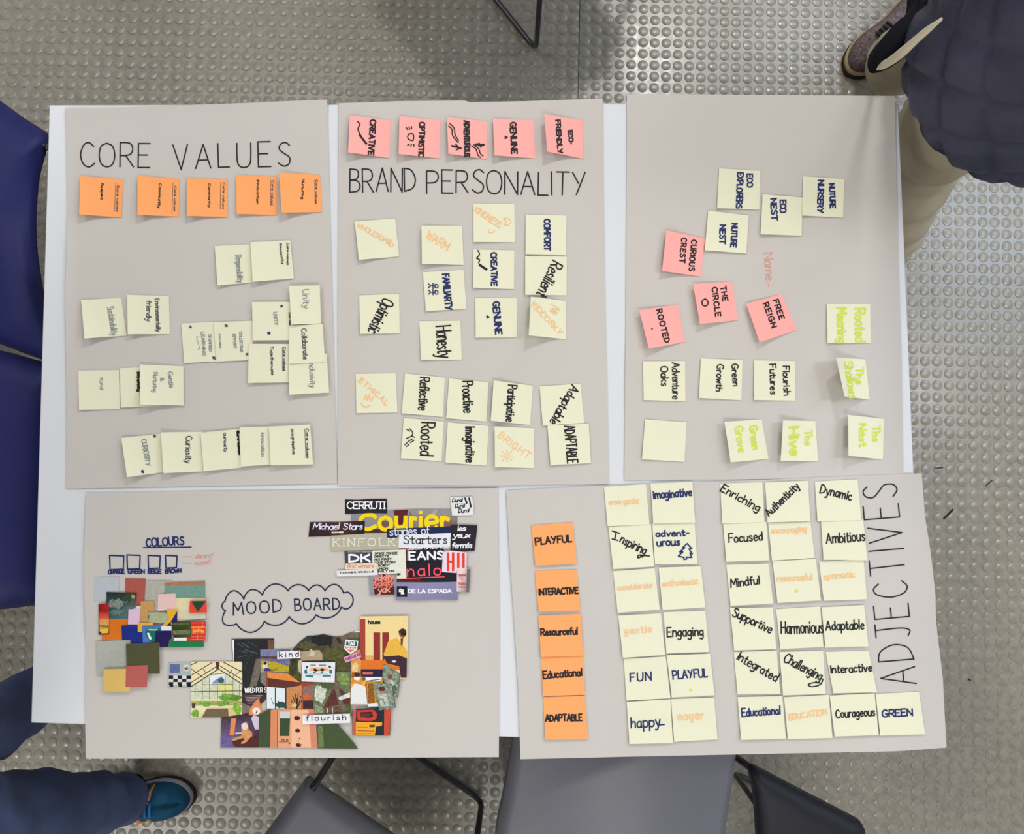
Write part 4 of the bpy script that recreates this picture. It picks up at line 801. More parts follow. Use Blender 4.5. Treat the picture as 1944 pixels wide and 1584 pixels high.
cw('small white cutting with three stepped black words and slashes, top right', [(1572, 82), (1690, 84), (1805, 76), (1826, 180), (1816, 276), (1590, 282)], '#e1e2e5',
   [([(1720, 85), (1738, 84), (1762, 150), (1742, 155)], '#1c1c1e'), ([(1765, 84), (1782, 83), (1806, 190), (1788, 198)], '#1c1c1e'), (line((1620, 155), (1750, 155), 5), '#1c1c1e')],
   [tx(Wd, '#1c1c1e', 1.7, 'Dural', 1592, 138, 1700, 132, 38, gap=1, slant=.2), tx(Wd, '#1c1c1e', 1.7, 'Dural', 1625, 198, 1725, 192, 38, gap=1, slant=.2), tx(Wd, '#1c1c1e', 1.7, 'Dural', 1660, 252, 1772, 244, 42, gap=1, slant=.2)])
cw('dark slate cutting with two large white capitals', [(422, 668), (725, 662), (725, 795), (437, 840)], '#41414f', [(rect(455, 668, 715, 682), '#8a8a90', .5)], [tx(Wd, '#f2f2f4', 3.8, 'DK', 475, 782, 700, 780, 74, gap=2, jit=0)])
cw('cream cutting with lines of black typewriter capitals', [(722, 662), (900, 658), (1085, 650), (1096, 966), (992, 968), (985, 912), (790, 915), (768, 800), (725, 795)], '#e2e2d3', (),
   [tx(Wd, '#33342c', 1.35, s_, 752, y_+12, x_, y_+8, 20, gap=2.6, jit=.15) for s_, x_, y_ in (('SPIKE JONZE', 995, 692), ('DIRECTS', 902, 725), ('HIS FIRST', 932, 757), ('LOVE STORY.', 985, 790), ('A ROBOT', 915, 824))] +
   [tx(Wd, '#33342c', 1.35, 'UNION', 778, 868, 892, 866, 20, gap=2.6, jit=.15), tx(Wd, '#33342c', 1.35, 'BUILT ON', 785, 898, 960, 894, 20, gap=2.6, jit=.15), tx(Wd, '#33342c', 1.35, 'ON', 995, 930, 1028, 928, 20, gap=2.6, jit=.15)])
cw('peach strip with faint orange italic words', [(435, 802), (770, 795), (775, 872), (430, 866)], '#ecd5c4', (), [tx(Wd, '#d99a76', 1.5, 'first winners', 452, 852, 738, 848, 44, gap=1, slant=.15, jit=.1)])
cw('white strip with small widely spaced capitals', [(335, 882), (560, 870), (780, 865), (786, 928), (342, 943)], '#e3e2e4', (), [tx(Wd, '#5a5a5c', 1.3, 'TANNER KROLLE', 372, 912, 738, 896, 14, gap=5, jit=0)])
cw('grey picture cutting with three red brush-lettered words', [(690, 938), (780, 925), (835, 915), (992, 922), (985, 1000), (968, 1140), (705, 1144)], '#90909a',
   [([(740, 1070), (965, 1060), (966, 1138), (750, 1138)], '#4a1a1e', .2), ([(790, 940), (840, 918), (890, 925), (880, 950)], '#2a1a1e', .1), ([(735, 960), (955, 955), (960, 1060), (740, 1065)], '#7a4044', .3)],
   [tx(Wd, '#f0937d', 2.4, 'yakity', 742, 990, 955, 975, 62, gap=.8, slant=.1), tx(Wd, '#e8796a', 2.4, 'yakity', 745, 1050, 955, 1035, 58, gap=.8, slant=.1), tx(Wd, '#f0937d', 2.6, 'yak', 790, 1118, 915, 1110, 62, gap=.8, slant=.1)])
cw('lavender cutting with white capitals and a small black square emblem', [(978, 1006), (1300, 1010), (1640, 1000), (1655, 1196), (1400, 1190), (1200, 1202), (978, 1196)], ['#8a86ad', '#8f8bb0', '#8885aa', '#7a769b', '#8682a6', '#918db4', '#8a86ad'],
   [(rect(990, 1048, 1105, 1165), '#17171e'), ([(1015, 1080), (1035, 1072), (1040, 1085), (1058, 1080), (1070, 1092), (1062, 1108), (1074, 1135), (1035, 1136), (1035, 1112), (1012, 1110)], '#f2f2f2'),
    (rect(1030, 1092, 1038, 1100), '#17171e'), (rect(1048, 1092, 1056, 1100), '#17171e'), (rect(1044, 1114, 1050, 1130), '#17171e')], [tx(Wd, '#f1f0f6', 2, 'DE LA ESPADA', 1118, 1120, 1582, 1118, 38, gap=1.4, jit=0)])
cw('pink cutting with big red capital bars', [(1490, 676), (1590, 662), (1748, 682), (1745, 855), (1645, 860), (1640, 905), (1480, 896)], '#ecd2de',
   [(rect(1535, 682, 1562, 885), '#e0402c'), (rect(1588, 682, 1616, 885), '#e0402c'), (rect(1560, 770, 1590, 795), '#e0402c'), (rect(1645, 685, 1672, 848), '#e0402c'), (rect(1700, 688, 1728, 852), '#e0402c')])
cw('small pinkish picture of a drink can, bottom right of the words', [(1645, 858), (1710, 850), (1792, 858), (1776, 1115), (1640, 1106)], ['#e6d2d5', '#e6d2d5', '#8c8488', '#5c565a', '#e0cbce'],
   [([(1752, 862), (1790, 862), (1775, 1112), (1745, 1108)], '#6c6468', .1), (ell(1702, 950, 38, 34), '#d9a8a8', .3)], [tx(Wd, '#c05a5a', 1.2, 'ORGANIC', 1655, 938, 1750, 938, 18), tx(Wd, '#c05a5a', 1.4, 'VODKA', 1660, 1030, 1740, 1034, 22), tx(Wd, '#c05a5a', 1, 'small batch', 1658, 1060, 1745, 1064, 12)])

# pictures
cut.n = 0
g = 'magazine picture cuttings, bottom of the mood board'
K, G, H = 'K', 'G', 'H'
def cp(label, r, outline, col, pics=(), texts=(), nz=.08): return cut(label, r, outline, col, pics, texts, g, nz)
cp('picture of a striped and chequered mug, far left of the pictures', G, [(62, 455), (200, 445), (345, 452), (352, 620), (355, 762), (55, 772), (62, 620)], '#b0b2ae',
   [(rect(80, 470, 205, 580), '#5a6a9a', .2), (rect(218, 470, 340, 580), '#a3b6b4', .1), (ell(290, 520, 42, 44), '#d3d8cf', .1), (blob(290, 525, 26, 22, 2), '#a5665a', .4)] +
   [(rect(70+i*55, 615+j*40, 125+i*55, 655+j*40), '#17161a' if (i+j) % 2 == 0 else '#d9d9d6') for i in range(5) for j in range(3)] + [(rect(82+i*110, 735, 125+i*110, 755), '#17161a') for i in range(3)])
cp('picture of green landscape with dark cattle and a pale resting animal', K, [(1000, 275), (1050, 225), (1100, 186), (1160, 184), (1220, 172), (1300, 190), (1360, 186), (1420, 160), (1490, 148), (1495, 380), (1420, 380), (1420, 480), (1310, 520), (1060, 525), (1000, 520), (960, 470), (965, 380)],
   ['#4d4a3a', '#3a3830', '#35352f', '#2c2c2a', '#2a2a2a', '#3c382c', '#5e5648', '#6e6656', '#7a7264', '#5e5640', '#55512f', '#5a5638', '#4a4c28', '#4d4f2a', '#66603e', '#5c5a34', '#5a5838'],
   [(blob(1200, 215, 75, 40, 7, k=.2), '#26272a', .3), ([(1125, 200), (1160, 180), (1290, 190), (1275, 280), (1255, 250), (1190, 262), (1140, 240)], '#1e2024', .2), ([(1310, 195), (1340, 200), (1365, 250), (1330, 240)], '#3a2a22', .3),
    ([(1340, 190), (1490, 160), (1490, 250), (1400, 260)], '#6f6350', .3), (blob(1300, 330, 110, 60, 8, k=.3), '#56552c', .4), (blob(1100, 260, 70, 28, 9, k=.3), '#56522f', .4),
    ([(1052, 300), (1110, 298), (1128, 280), (1140, 292), (1190, 290), (1214, 320), (1214, 365), (1060, 370), (1046, 340)], '#b09a7c', .08), ([(1110, 330), (1128, 302), (1130, 280), (1142, 295), (1160, 310), (1150, 335), (1120, 332)], '#cfc2aa', .08),
    ([(1040, 360), (1062, 370), (1058, 470), (1040, 450), (1032, 400)], '#cdbb9c', .1), (blob(1000, 420, 26, 60, 10, k=.3), '#3a3c20', .4), ([(1450, 150), (1490, 146), (1490, 158), (1455, 160)], '#dfe8ec')], (), .35)
cp('black and grey clothing photograph with a white side margin', G, [(855, 155), (1100, 152), (1385, 150), (1385, 290), (1290, 300), (1292, 775), (995, 775), (990, 445), (880, 445), (860, 300)], '#23262a',
   [([(858, 165), (888, 165), (888, 445), (880, 445)], '#eae9ea'), (rect(1195, 180, 1310, 280), '#2c1d28', .1), (rect(1310, 165, 1380, 285), '#6b4c38', .35), ([(1160, 410), (1215, 400), (1225, 560), (1165, 745), (1080, 755), (1110, 620)], '#6d6659', .3),
    ([(1225, 560), (1290, 590), (1290, 755), (1215, 690)], '#7f7b74', .3)] + [(line(a, b, w_), c_) for a, b, w_, c_ in (((930, 210), (1010, 260), 7, '#5c6668'), ((980, 200), (1080, 270), 6, '#707a7b'), ((1060, 190), (1170, 250), 6, '#515a5c'), ((940, 300), (1060, 330), 6, '#5c6668'), ((1020, 290), (1180, 340), 8, '#666f70'), ((930, 390), (1050, 360), 6, '#515a5c'), ((1050, 400), (1180, 300), 5, '#414a4c'), ((1010, 520), (1060, 440), 6, '#454c50'))], (), .3)
cp('painting picture with a yellow field, mauve sky and a crouching figure', G, [(1215, 288), (1590, 282), (1585, 420), (1570, 575), (1300, 580), (1222, 575)], '#7b7fa4',
   [([(1218, 370), (1420, 375), (1420, 410), (1220, 412)], '#5a4038', .3), ([(1220, 400), (1420, 408), (1560, 440), (1570, 500), (1400, 450), (1222, 430)], '#6d6a94', .3), ([(1222, 425), (1400, 445), (1575, 498), (1568, 572), (1222, 572)], '#b3a228', .2),
    ([(1240, 480), (1300, 462), (1322, 500), (1300, 520), (1240, 530)], '#dfd3c4'), (blob(1278, 462, 18, 18, 3), '#20140f'), ([(1262, 540), (1282, 512), (1350, 535), (1380, 560), (1262, 560)], '#3a2f80', .1), ([(1340, 545), (1420, 530), (1430, 550), (1350, 560)], '#8a6a2a', .3), (line((1300, 500), (1325, 475), 7), '#2a1a10')], (), .2)
cp('greenhouse interior picture with timber roof beams and planted beds', G, [(350, 442), (600, 438), (985, 441), (987, 1000), (984, 1142), (342, 1142), (350, 800)], '#e9dfb6',
   [(rect(352, 600, 985, 910), '#cfd5b8', .15), ([(580, 620), (770, 590), (770, 715), (585, 720)], '#e6eaf0'), ([(600, 715), (650, 670), (730, 620), (765, 660), (765, 715)], '#7f93bb', .1), (blob(722, 680, 40, 32, 4), '#3d5a4a', .4), (rect(690, 730, 860, 805), '#dfe07a', .1),
    ([(350, 740), (580, 600), (680, 540), (875, 640), (985, 720), (985, 445), (350, 445)], '#e9dcb2', .03)] +
   [(line(a, b, w_), '#3a241c') for a, b, w_ in (((350, 752), (680, 540), 12), ((350, 700), (660, 505), 10), ((350, 610), (620, 445), 10), ((350, 530), (500, 640), 9), ((350, 480), (430, 445), 10), ((985, 718), (690, 530), 12), ((985, 665), (705, 490), 10), ((985, 570), (750, 445), 11), ((860, 545), (820, 600), 9), ((870, 630), (985, 545), 7), ((500, 530), (540, 590), 8))] +
   [([(655, 445), (705, 445), (695, 540), (665, 540)], '#4a3026')] +
   [(line(a, b, w_), '#5d4e32') for a, b, w_ in (((350, 818), (985, 806), 10), ((490, 728), (870, 722), 6), ((400, 740), (395, 905), 5), ((490, 680), (490, 910), 5), ((580, 640), (580, 910), 6), ((680, 720), (680, 910), 6), ((775, 600), (775, 910), 6), ((872, 650), (872, 900), 5), ((955, 720), (955, 880), 5), ((585, 600), (775, 585), 6))] +
   [(blob(800, 880, 110, 50, 5, k=.35), '#6ea03c', .4), (blob(900, 895, 75, 40, 6, k=.35), '#5c8c30', .4), (rect(350, 930, 985, 990), '#a4a860', .25), (blob(530, 970, 85, 36, 7, k=.3), '#7ca848', .4), (blob(740, 965, 100, 36, 8, k=.3), '#6f9c3c', .4), (blob(920, 1050, 62, 80, 9, k=.2), '#85b13f', .4), (blob(400, 1090, 48, 46, 10, k=.15), '#7ba83c', .4),
    (rect(358, 965, 400, 1022), '#3a3634'), ([(430, 1140), (560, 1010), (830, 1008), (950, 1140)], '#e4cd96', .05), ([(480, 1140), (545, 1030), (812, 1026), (820, 1140)], '#6f6048', .1), ([(820, 1022), (850, 1010), (948, 1138), (880, 1138), (822, 1140)], '#d9c48e', .05)], (), .04)
cp('dark brown magazine page with a white headline strip', G, [(990, 772), (1292, 760), (1292, 905), (1095, 1108), (990, 1105)], '#402a2c',
   [([(990, 775), (1292, 762), (1292, 842), (990, 840)], '#0b0a0b', .02), ([(990, 960), (1090, 1000), (1085, 1105), (990, 1105)], '#7d6b62', .2)] + [(line((1020+8*i, 872+i*18), (1240-16*i, 862+i*20), 4), '#d8c8c4') for i in range(6)], [tx(G, '#f3f2f2', 1.5, 'WIRED FOR S', 1022, 828, 1288, 824, 58, gap=1, jit=0)], .2)
cp('café picture with a sitting tan dog on a dark floor', G, [(728, 1140), (990, 1100), (1200, 1045), (1240, 1100), (1196, 1516), (715, 1518)], ['#4a2d2c', '#3c2226', '#30202c', '#3a2024', '#4d2220', '#7a6aa0'],
   [([(718, 1380), (860, 1380), (1000, 1510), (718, 1515)], '#6a5a92', .35), ([(850, 1420), (1190, 1360), (1190, 1510), (900, 1512)], '#4e2426', .25), ([(850, 1152), (912, 1152), (888, 1362), (832, 1362)], '#e18a50', .05), ([(1070, 1110), (1090, 1020), (1150, 940), (1200, 900), (1240, 1080), (1200, 1110)], '#e08a54', .1),
    ([(1100, 1150), (1130, 1108), (1195, 1130), (1195, 1290), (1150, 1290)], '#cfc3d4', .1), (ell(1165, 1058, 52, 45), '#e7e4e4', .03), ([(1155, 1085), (1172, 1045), (1180, 1050), (1172, 1090)], '#2a2a30'),
    ([(975, 1270), (1000, 1215), (1040, 1190), (1062, 1230), (1068, 1290), (1110, 1320), (1115, 1375), (1080, 1400), (1050, 1440), (1000, 1470), (970, 1465), (985, 1440), (1020, 1420), (1000, 1395), (880, 1435), (850, 1420), (870, 1405), (975, 1370), (985, 1330)], '#d69358', .15),
    (blob(1020, 1250, 40, 48, 11, k=.15), '#e3d8cf', .08), ([(900, 1330), (985, 1325), (980, 1340), (905, 1348)], '#d8c9be')], (), .25)
cp('orange house interior picture with a pale window and potted plants', K, [(800, 458), (960, 462), (1050, 528), (1150, 528), (1150, 724), (800, 724)], '#96482c',
   [([(805, 455), (960, 465), (1045, 525), (1010, 528), (808, 495)], '#e28a3e', .1), ([(808, 495), (1050, 530), (1050, 560), (955, 570), (808, 560)], '#5a3028', .15), ([(945, 570), (1060, 550), (1060, 722), (945, 722)], '#c98752', .15), ([(1062, 548), (1150, 530), (1150, 722), (1062, 722)], '#8a6a66', .15), ([(1062, 545), (1150, 530), (1150, 545), (1068, 560), (1068, 722), (1058, 722)], '#a83a20'),
    (blob(1100, 640, 30, 22, 4), '#c8622c', .2), (rect(1070, 662, 1148, 722), '#3a2226', .3), ([(803, 560), (945, 575), (942, 722), (803, 722)], '#dfe9ee'), (rect(862, 568, 870, 722), '#2e2c30'), (rect(938, 572, 948, 722), '#2a2628'),
    (blob(905, 690, 40, 28, 5, k=.4), '#2f4a3c', .4), (line((835, 640), (850, 690), 4), '#33473c'), (line((850, 690), (880, 670), 4), '#33473c')] + [(line((1025, 722), (1025+dx, 722-dy), 6), '#1f1c1a') for dx, dy in ((-30, 90), (-12, 110), (10, 118), (32, 95), (-42, 60), (36, 60), (0, 80))] + [(blob(1005, 700, 24, 16, 8, k=.4), '#cfc08a', .4)], (), .12)
cp('picture of a brown-roofed hut among trees', K, [(1150, 530), (1300, 530), (1310, 448), (1418, 448), (1425, 690), (1432, 780), (1400, 770), (1150, 762)], '#687050',
   [(blob(1200, 610, 42, 70, 3, k=.3), '#c8d0be', .35), (blob(1250, 555, 60, 26, 4, k=.3), '#4f5c34', .4), (blob(1370, 500, 42, 48, 5, k=.3), '#7f9450', .45), ([(1290, 578), (1330, 560), (1418, 640), (1418, 700), (1370, 690), (1220, 716)], '#5a2f2a', .3), ([(1310, 450), (1330, 560), (1390, 755), (1350, 755), (1300, 560)], '#6f6252', .3),
    ([(1225, 716), (1345, 700), (1355, 758), (1230, 760)], '#6a4c40', .4), (rect(1245, 720, 1252, 758), '#e4ded2'), (rect(1285, 715, 1291, 758), '#d8cfc0'), ([(1160, 690), (1215, 720), (1220, 760), (1155, 760)], '#8a9a78', .4), ([(1330, 640), (1418, 600), (1418, 640), (1340, 660)], '#d0d6d0', .3), (blob(1405, 720, 20, 40, 7, k=.3), '#4c5c30', .4)], (), .45)
cp('dark olive green painted cutting, strip left of the peach door', G, [(1205, 1092), (1345, 1035), (1342, 1516), (1190, 1516)], '#3f4e34', (), (), .15)
cp('peach door picture with a green window and brown spots', K, [(835, 730), (990, 728), (1150, 730), (1165, 850), (1178, 1012), (828, 1012)], '#e3a078',
   [([(832, 735), (880, 732), (882, 1010), (828, 1010)], '#d98a60', .05), (line((882, 735), (880, 1010), 4), '#7a3c2c'), (rect(902, 738, 975, 742), '#4a2a20'), ([(900, 745), (975, 745), (972, 795), (902, 795)], '#cdd0d4'), ([(900, 795), (975, 795), (968, 925), (898, 925)], '#34492d', .2), (line((892, 968), (965, 968), 4), '#3a2018'),
    ([(985, 732), (1110, 732), (1128, 1010), (985, 1010)], '#efb694', .03), (blob(1028, 792, 22, 18, 3), '#42201c', .1), (blob(1030, 886, 20, 14, 4), '#42201c', .1), (blob(1035, 990, 20, 14, 5), '#42201c', .1), (blob(1045, 945, 5, 5, 6), '#42201c'), (blob(1062, 988, 5, 5, 7), '#42201c'), (blob(970, 980, 6, 6, 8), '#2a1614'), (blob(1035, 962, 5, 5, 8), '#42201c'),
    ([(1112, 735), (1150, 732), (1176, 1010), (1132, 1010)], '#d3866a', .08)], [tx(K, '#7a3c2c', 1, 'ma jo', 912, 958, 960, 956, 10)])
cp('dark olive green quadrilateral with a slanting right side', K, [(1170, 845), (1325, 838), (1380, 900), (1432, 960), (1477, 1019), (1178, 1016)], '#425130', [([(1180, 850), (1215, 850), (1225, 1010), (1182, 1010)], '#6a7a4c', .4)], (), .15)
cp('warm yellow and orange picture strip beside the house magazine', K, [(1418, 300), (1495, 285), (1497, 500), (1430, 520)], '#d69a50', [(blob(1455, 420, 22, 40, 3), '#eac78c', .2), (rect(1430, 455, 1495, 500), '#a0561e', .25), (blob(1468, 470, 20, 18, 5), '#3c2420', .2)], (), .25)
cp('magazine cover picture of a sitting person in a yellow shirt', K, [(1490, 42), (1700, 40), (1847, 38), (1842, 300), (1835, 500), (1790, 500), (1498, 490)], '#eed596',
   [(rect(1492, 60, 1530, 365), '#a34236', .15), ([(1530, 330), (1600, 330), (1600, 365), (1530, 365)], '#d9a85c'), (rect(1590, 160, 1640, 365), '#8d2f2a', .1), (rect(1655, 160, 1705, 330), '#8d2f2a', .1), (rect(1655, 300, 1672, 365), '#8d2f2a', .1),
    ([(1497, 365), (1670, 365), (1820, 430), (1820, 442), (1665, 432), (1497, 432)], '#dd7228', .06), ([(1497, 432), (1665, 432), (1665, 490), (1497, 488)], '#241c38', .05), (rect(1510, 452, 1585, 470), '#c07068'),
    ([(1665, 320), (1700, 225), (1760, 200), (1800, 240), (1838, 300), (1838, 352), (1780, 330), (1670, 335)], '#e4b344', .12), (blob(1805, 165, 30, 34, 4, k=.1), '#8a5238', .15), ([(1790, 160), (1832, 160), (1830, 182), (1795, 180)], '#20120f'), ([(1775, 150), (1800, 132), (1832, 140), (1830, 152), (1780, 165)], '#3c2418'),
    ([(1790, 205), (1810, 200), (1806, 250), (1792, 260)], '#7a4630'), ([(1663, 338), (1780, 330), (1838, 352), (1835, 495), (1792, 495), (1780, 410), (1690, 388)], '#3b2431', .12), (blob(1742, 375, 18, 8, 4), '#e8e0d8')],
   [tx(K, '#17311f', 1.9, 'house', 1552, 96, 1638, 95, 26, gap=1.2, jit=0)], .04)
cp('picture of a figure in a white coat, below the warm strip', K, [(1422, 495), (1500, 485), (1535, 560), (1546, 690), (1420, 692)], '#d58f34',
   [([(1425, 575), (1450, 535), (1500, 545), (1530, 560), (1545, 690), (1422, 690)], '#e5e4e6', .04), (blob(1470, 500, 24, 14, 3), '#ece9e6'), ([(1500, 545), (1535, 500), (1540, 520), (1520, 560)], '#f0b030'), ([(1422, 545), (1445, 535), (1425, 575)], '#f0b030')], (), .2)
cp('gold and white cutting between the white coat and the cards', K, [(1528, 492), (1660, 490), (1655, 705), (1548, 708), (1540, 560)], '#c58a2c',
   [([(1530, 492), (1655, 490), (1640, 520), (1540, 520)], '#ecebee'), ([(1548, 540), (1590, 530), (1600, 680), (1550, 685)], '#8d5a1c', .4), ([(1545, 690), (1655, 680), (1655, 705), (1548, 708)], '#e4e6ea'), (line((1540, 520), (1640, 505), 6), '#17161a')], (), .45)
cp('picture of a red neon ring above a yellow box', K, [(1435, 725), (1560, 720), (1722, 715), (1712, 922), (1435, 920)], '#20242f',
   [([(1437, 725), (1462, 725), (1455, 918), (1437, 918)], '#c2594a', .1), ([(1670, 720), (1720, 716), (1708, 918), (1668, 918)], '#c4492e', .12), ([(1465, 735), (1590, 730), (1618, 760), (1610, 800), (1570, 815), (1480, 812), (1465, 780)], '#c93a2a', .1), ([(1490, 750), (1580, 745), (1588, 780), (1560, 792), (1495, 785)], '#33181c', .1),
    ([(1490, 760), (1575, 755), (1560, 785), (1500, 782)], '#5a2c30', .1), ([(1460, 820), (1655, 825), (1652, 850), (1610, 855), (1600, 918), (1458, 916)], '#eda62a', .08), (rect(1560, 842, 1600, 860), '#5a3c18', .3), (line((1470, 885), (1595, 888), 5), '#8a3c18'), (line((1465, 860), (1550, 862), 3), '#a86a1c'), (line((1468, 905), (1590, 905), 3), '#a86a1c')], (), .1)
cp('green-grey picture card with a small figure, the upper right one', K, [(1665, 390), (1785, 462), (1783, 560), (1770, 640), (1735, 635), (1655, 500)], '#84907e', [(blob(1712, 490, 18, 18, 4), '#8d3c30', .3), (blob(1715, 530, 20, 26, 5, k=.4), '#b9bdae', .4), (blob(1745, 580, 18, 30, 6, k=.4), '#586a52', .4), (line((1785, 465), (1770, 640), 5), '#4a5244')], (), .6)
cp('green-grey picture card with a small figure in a red cap, in front', K, [(1585, 530), (1725, 540), (1757, 716), (1632, 735)], '#7f8c7c', [(blob(1652, 578, 26, 18, 4, k=.1), '#5a2a28', .2), (blob(1655, 602, 16, 12, 5), '#c07a68', .1), ([(1625, 615), (1690, 612), (1705, 700), (1645, 712)], '#b3b8ac', .5), (line((1655, 650), (1680, 700), 6), '#3f4a40'), (line((1728, 545), (1752, 715), 5), '#4a5244')], (), .6)
cp('white card with a drawn teal, orange and black car front', K, [(1065, 380), (1190, 382), (1308, 380), (1303, 530), (1058, 522)], '#e4e4e9',
   [([(1090, 405), (1290, 405), (1283, 480), (1095, 480)], '#dfe2e6'), ([(1130, 418), (1245, 418), (1265, 445), (1115, 445)], '#efb07c'), ([(1140, 435), (1160, 425), (1185, 440), (1210, 425), (1235, 435), (1215, 448), (1190, 440), (1160, 450)], '#241a1c'), ([(1080, 440), (1098, 428), (1102, 465), (1082, 466)], '#18747f'), ([(1265, 430), (1284, 440), (1284, 466), (1264, 464)], '#18747f'),
    ([(1085, 474), (1145, 478), (1145, 492), (1088, 486)], '#18747f'), ([(1215, 476), (1278, 474), (1276, 486), (1215, 488)], '#18747f'), ([(1092, 408), (1112, 408), (1102, 425), (1088, 426)], '#1f3a52'), ([(1255, 406), (1275, 408), (1278, 424), (1262, 422)], '#1f3a52'), (rect(1145, 452, 1165, 462), '#18747f'), (rect(1200, 452, 1220, 462), '#18747f'), (rect(1125, 398, 1165, 404), '#18747f'), (rect(1190, 398, 1240, 404), '#1f3a52'), (line((1110, 465), (1255, 465), 2), '#8a8fa0'), (line((1112, 472), (1252, 472), 2), '#8a8fa0')])
cp('white shield badge with green top and red bottom', K, [(1385, 212), (1478, 222), (1470, 285), (1420, 322), (1372, 280)], '#e9ebea', [([(1393, 222), (1470, 230), (1466, 262), (1386, 256)], '#0d5a4c'), ([(1382, 264), (1464, 268), (1460, 280), (1420, 308), (1382, 275)], '#d76a66', .05)],
   [tx(K, '#eef2f0', 1.6, 'TAG', 1402, 250, 1452, 254, 20, gap=1.2, jit=0), tx(K, '#f3dcd8', 1, 'HEUER', 1392, 284, 1450, 288, 12, jit=0)])
cp('tilted pink strip with a small purple printed word', K, [(1370, 345), (1425, 322), (1492, 300), (1500, 342), (1440, 362), (1384, 384)], '#e3a6be', (), [tx(K, '#8d3c78', 1.5, 'natural', 1388, 368, 1494, 328, 27, gap=1.6, jit=0)])
cp('white label with the typed word kind', K, [(880, 302), (1050, 294), (1050, 350), (880, 357)], '#e9e8ec', (), [tx(K, '#2c2a2e', 1.6, 'kind', 895, 343, 1038, 338, 38, gap=4.5, jit=0)])
cp('white label with the typed word flourish', K, [(1067, 772), (1416, 760), (1418, 828), (1067, 840)], '#e9e8ec', (), [tx(K, '#2c2a2e', 1.6, 'flourish', 1094, 812, 1388, 804, 38, gap=4, jit=0)])
# ------------------------------------------------------------------ chairs
M['plastic'] = mat('chair_plastic_lit', '#71727c', .42, .45, 5, .06, .15, 400)  # dark chair plastic, its brighter light put into a paler grey base
M['plastic_shade'] = mat('chair_plastic_shaded', '#20212a', .5, .25, 5, .06, .15, 400)  # same chair plastic, weaker light put into a near-black base colour
M['plastic_n'] = mat('navy_chair_plastic', '#20245e', .5, .25, 5, .1, .15, 400)
M['rod'] = mat('black_steel_rod', '#26262c', .3, .6)
def tube(name, pts, r, m, root, n=10, caps=True, close=False):
    pts = [Vector(p) for p in pts]; vs, fs = [], []
    up = Vector((0, 0, 1)); N = None
    for i, p in enumerate(pts):
        t = (pts[min(i+1, len(pts)-1)] - pts[max(i-1, 0)]).normalized()
        if N is None: N = t.orthogonal().normalized()
        N = (N - t*N.dot(t)).normalized(); Bn = t.cross(N)
        for k in range(n):
            a = 2*math.pi*k/n; vs.append(p + (N*math.cos(a) + Bn*math.sin(a))*r)
    for i in range(len(pts)-1):
        for k in range(n): fs.append((i*n+k, i*n+(k+1) % n, (i+1)*n+(k+1) % n, (i+1)*n+k))
    fs.append(tuple(range(n-1, -1, -1))); fs.append(tuple((len(pts)-1)*n+k for k in range(n)))
    return child_mesh(name, vs, fs, m, root, smooth=True)
def fillet(pts, r=.03, n=5):
    pts = [Vector(p) for p in pts]; out = [pts[0]]
    for a, b, c in zip(pts, pts[1:], pts[2:]):
        u, v = (a-b), (c-b); d = min(r, u.length*.45, v.length*.45); p0, p1 = b+u.normalized()*d, b+v.normalized()*d
        for k in range(n+1):
            t = k/n; out.append(p0*(1-t)**2 + b*2*t*(1-t) + p1*t*t)
    out.append(pts[-1]); return out
def smooth_poly(pts, n=6):
    """closed smooth outline, corners kept where a point is doubled"""
    out = []; N = len(pts)
    for i in range(N):
        p0, p1, p2, p3 = pts[i-1], pts[i], pts[(i+1) % N], pts[(i+2) % N]
        for k in range(n):
            t = k/n; out.append(Vector([.5*((2*p1[d]) + (p2[d]-p0[d])*t + (2*p0[d]-5*p1[d]+4*p2[d]-p3[d])*t*t + (3*p1[d]-p0[d]-3*p2[d]+p3[d])*t**3) for d in range(3)]))
    return out
def seat_shell(root, outl, m, rolls, dish=.002):
    """moulded seat: rings stepping inward from the rolled edge; rolls: (inset m, drop m)"""
    c = sum(outl, Vector())/len(outl); vs = []; n = len(outl)
    for ins, dr_ in rolls:
        for p in outl:
            d = (c-p).normalized(); vs.append(p + d*ins - Vector((0, 0, dr_)))
    fs = []
    for k in range(len(rolls)-1):
        for i in range(n): fs.append((k*n+i, k*n+(i+1) % n, (k+1)*n+(i+1) % n, (k+1)*n+i))
    fs.append(tuple((len(rolls)-1)*n+i for i in range(n)))
    o = child_mesh('seat', vs, fs, m, root, smooth=True)
    s = o.modifiers.new('thickness', 'SOLIDIFY'); s.thickness = .008; s.offset = -1
    return o
SEATZ = .45
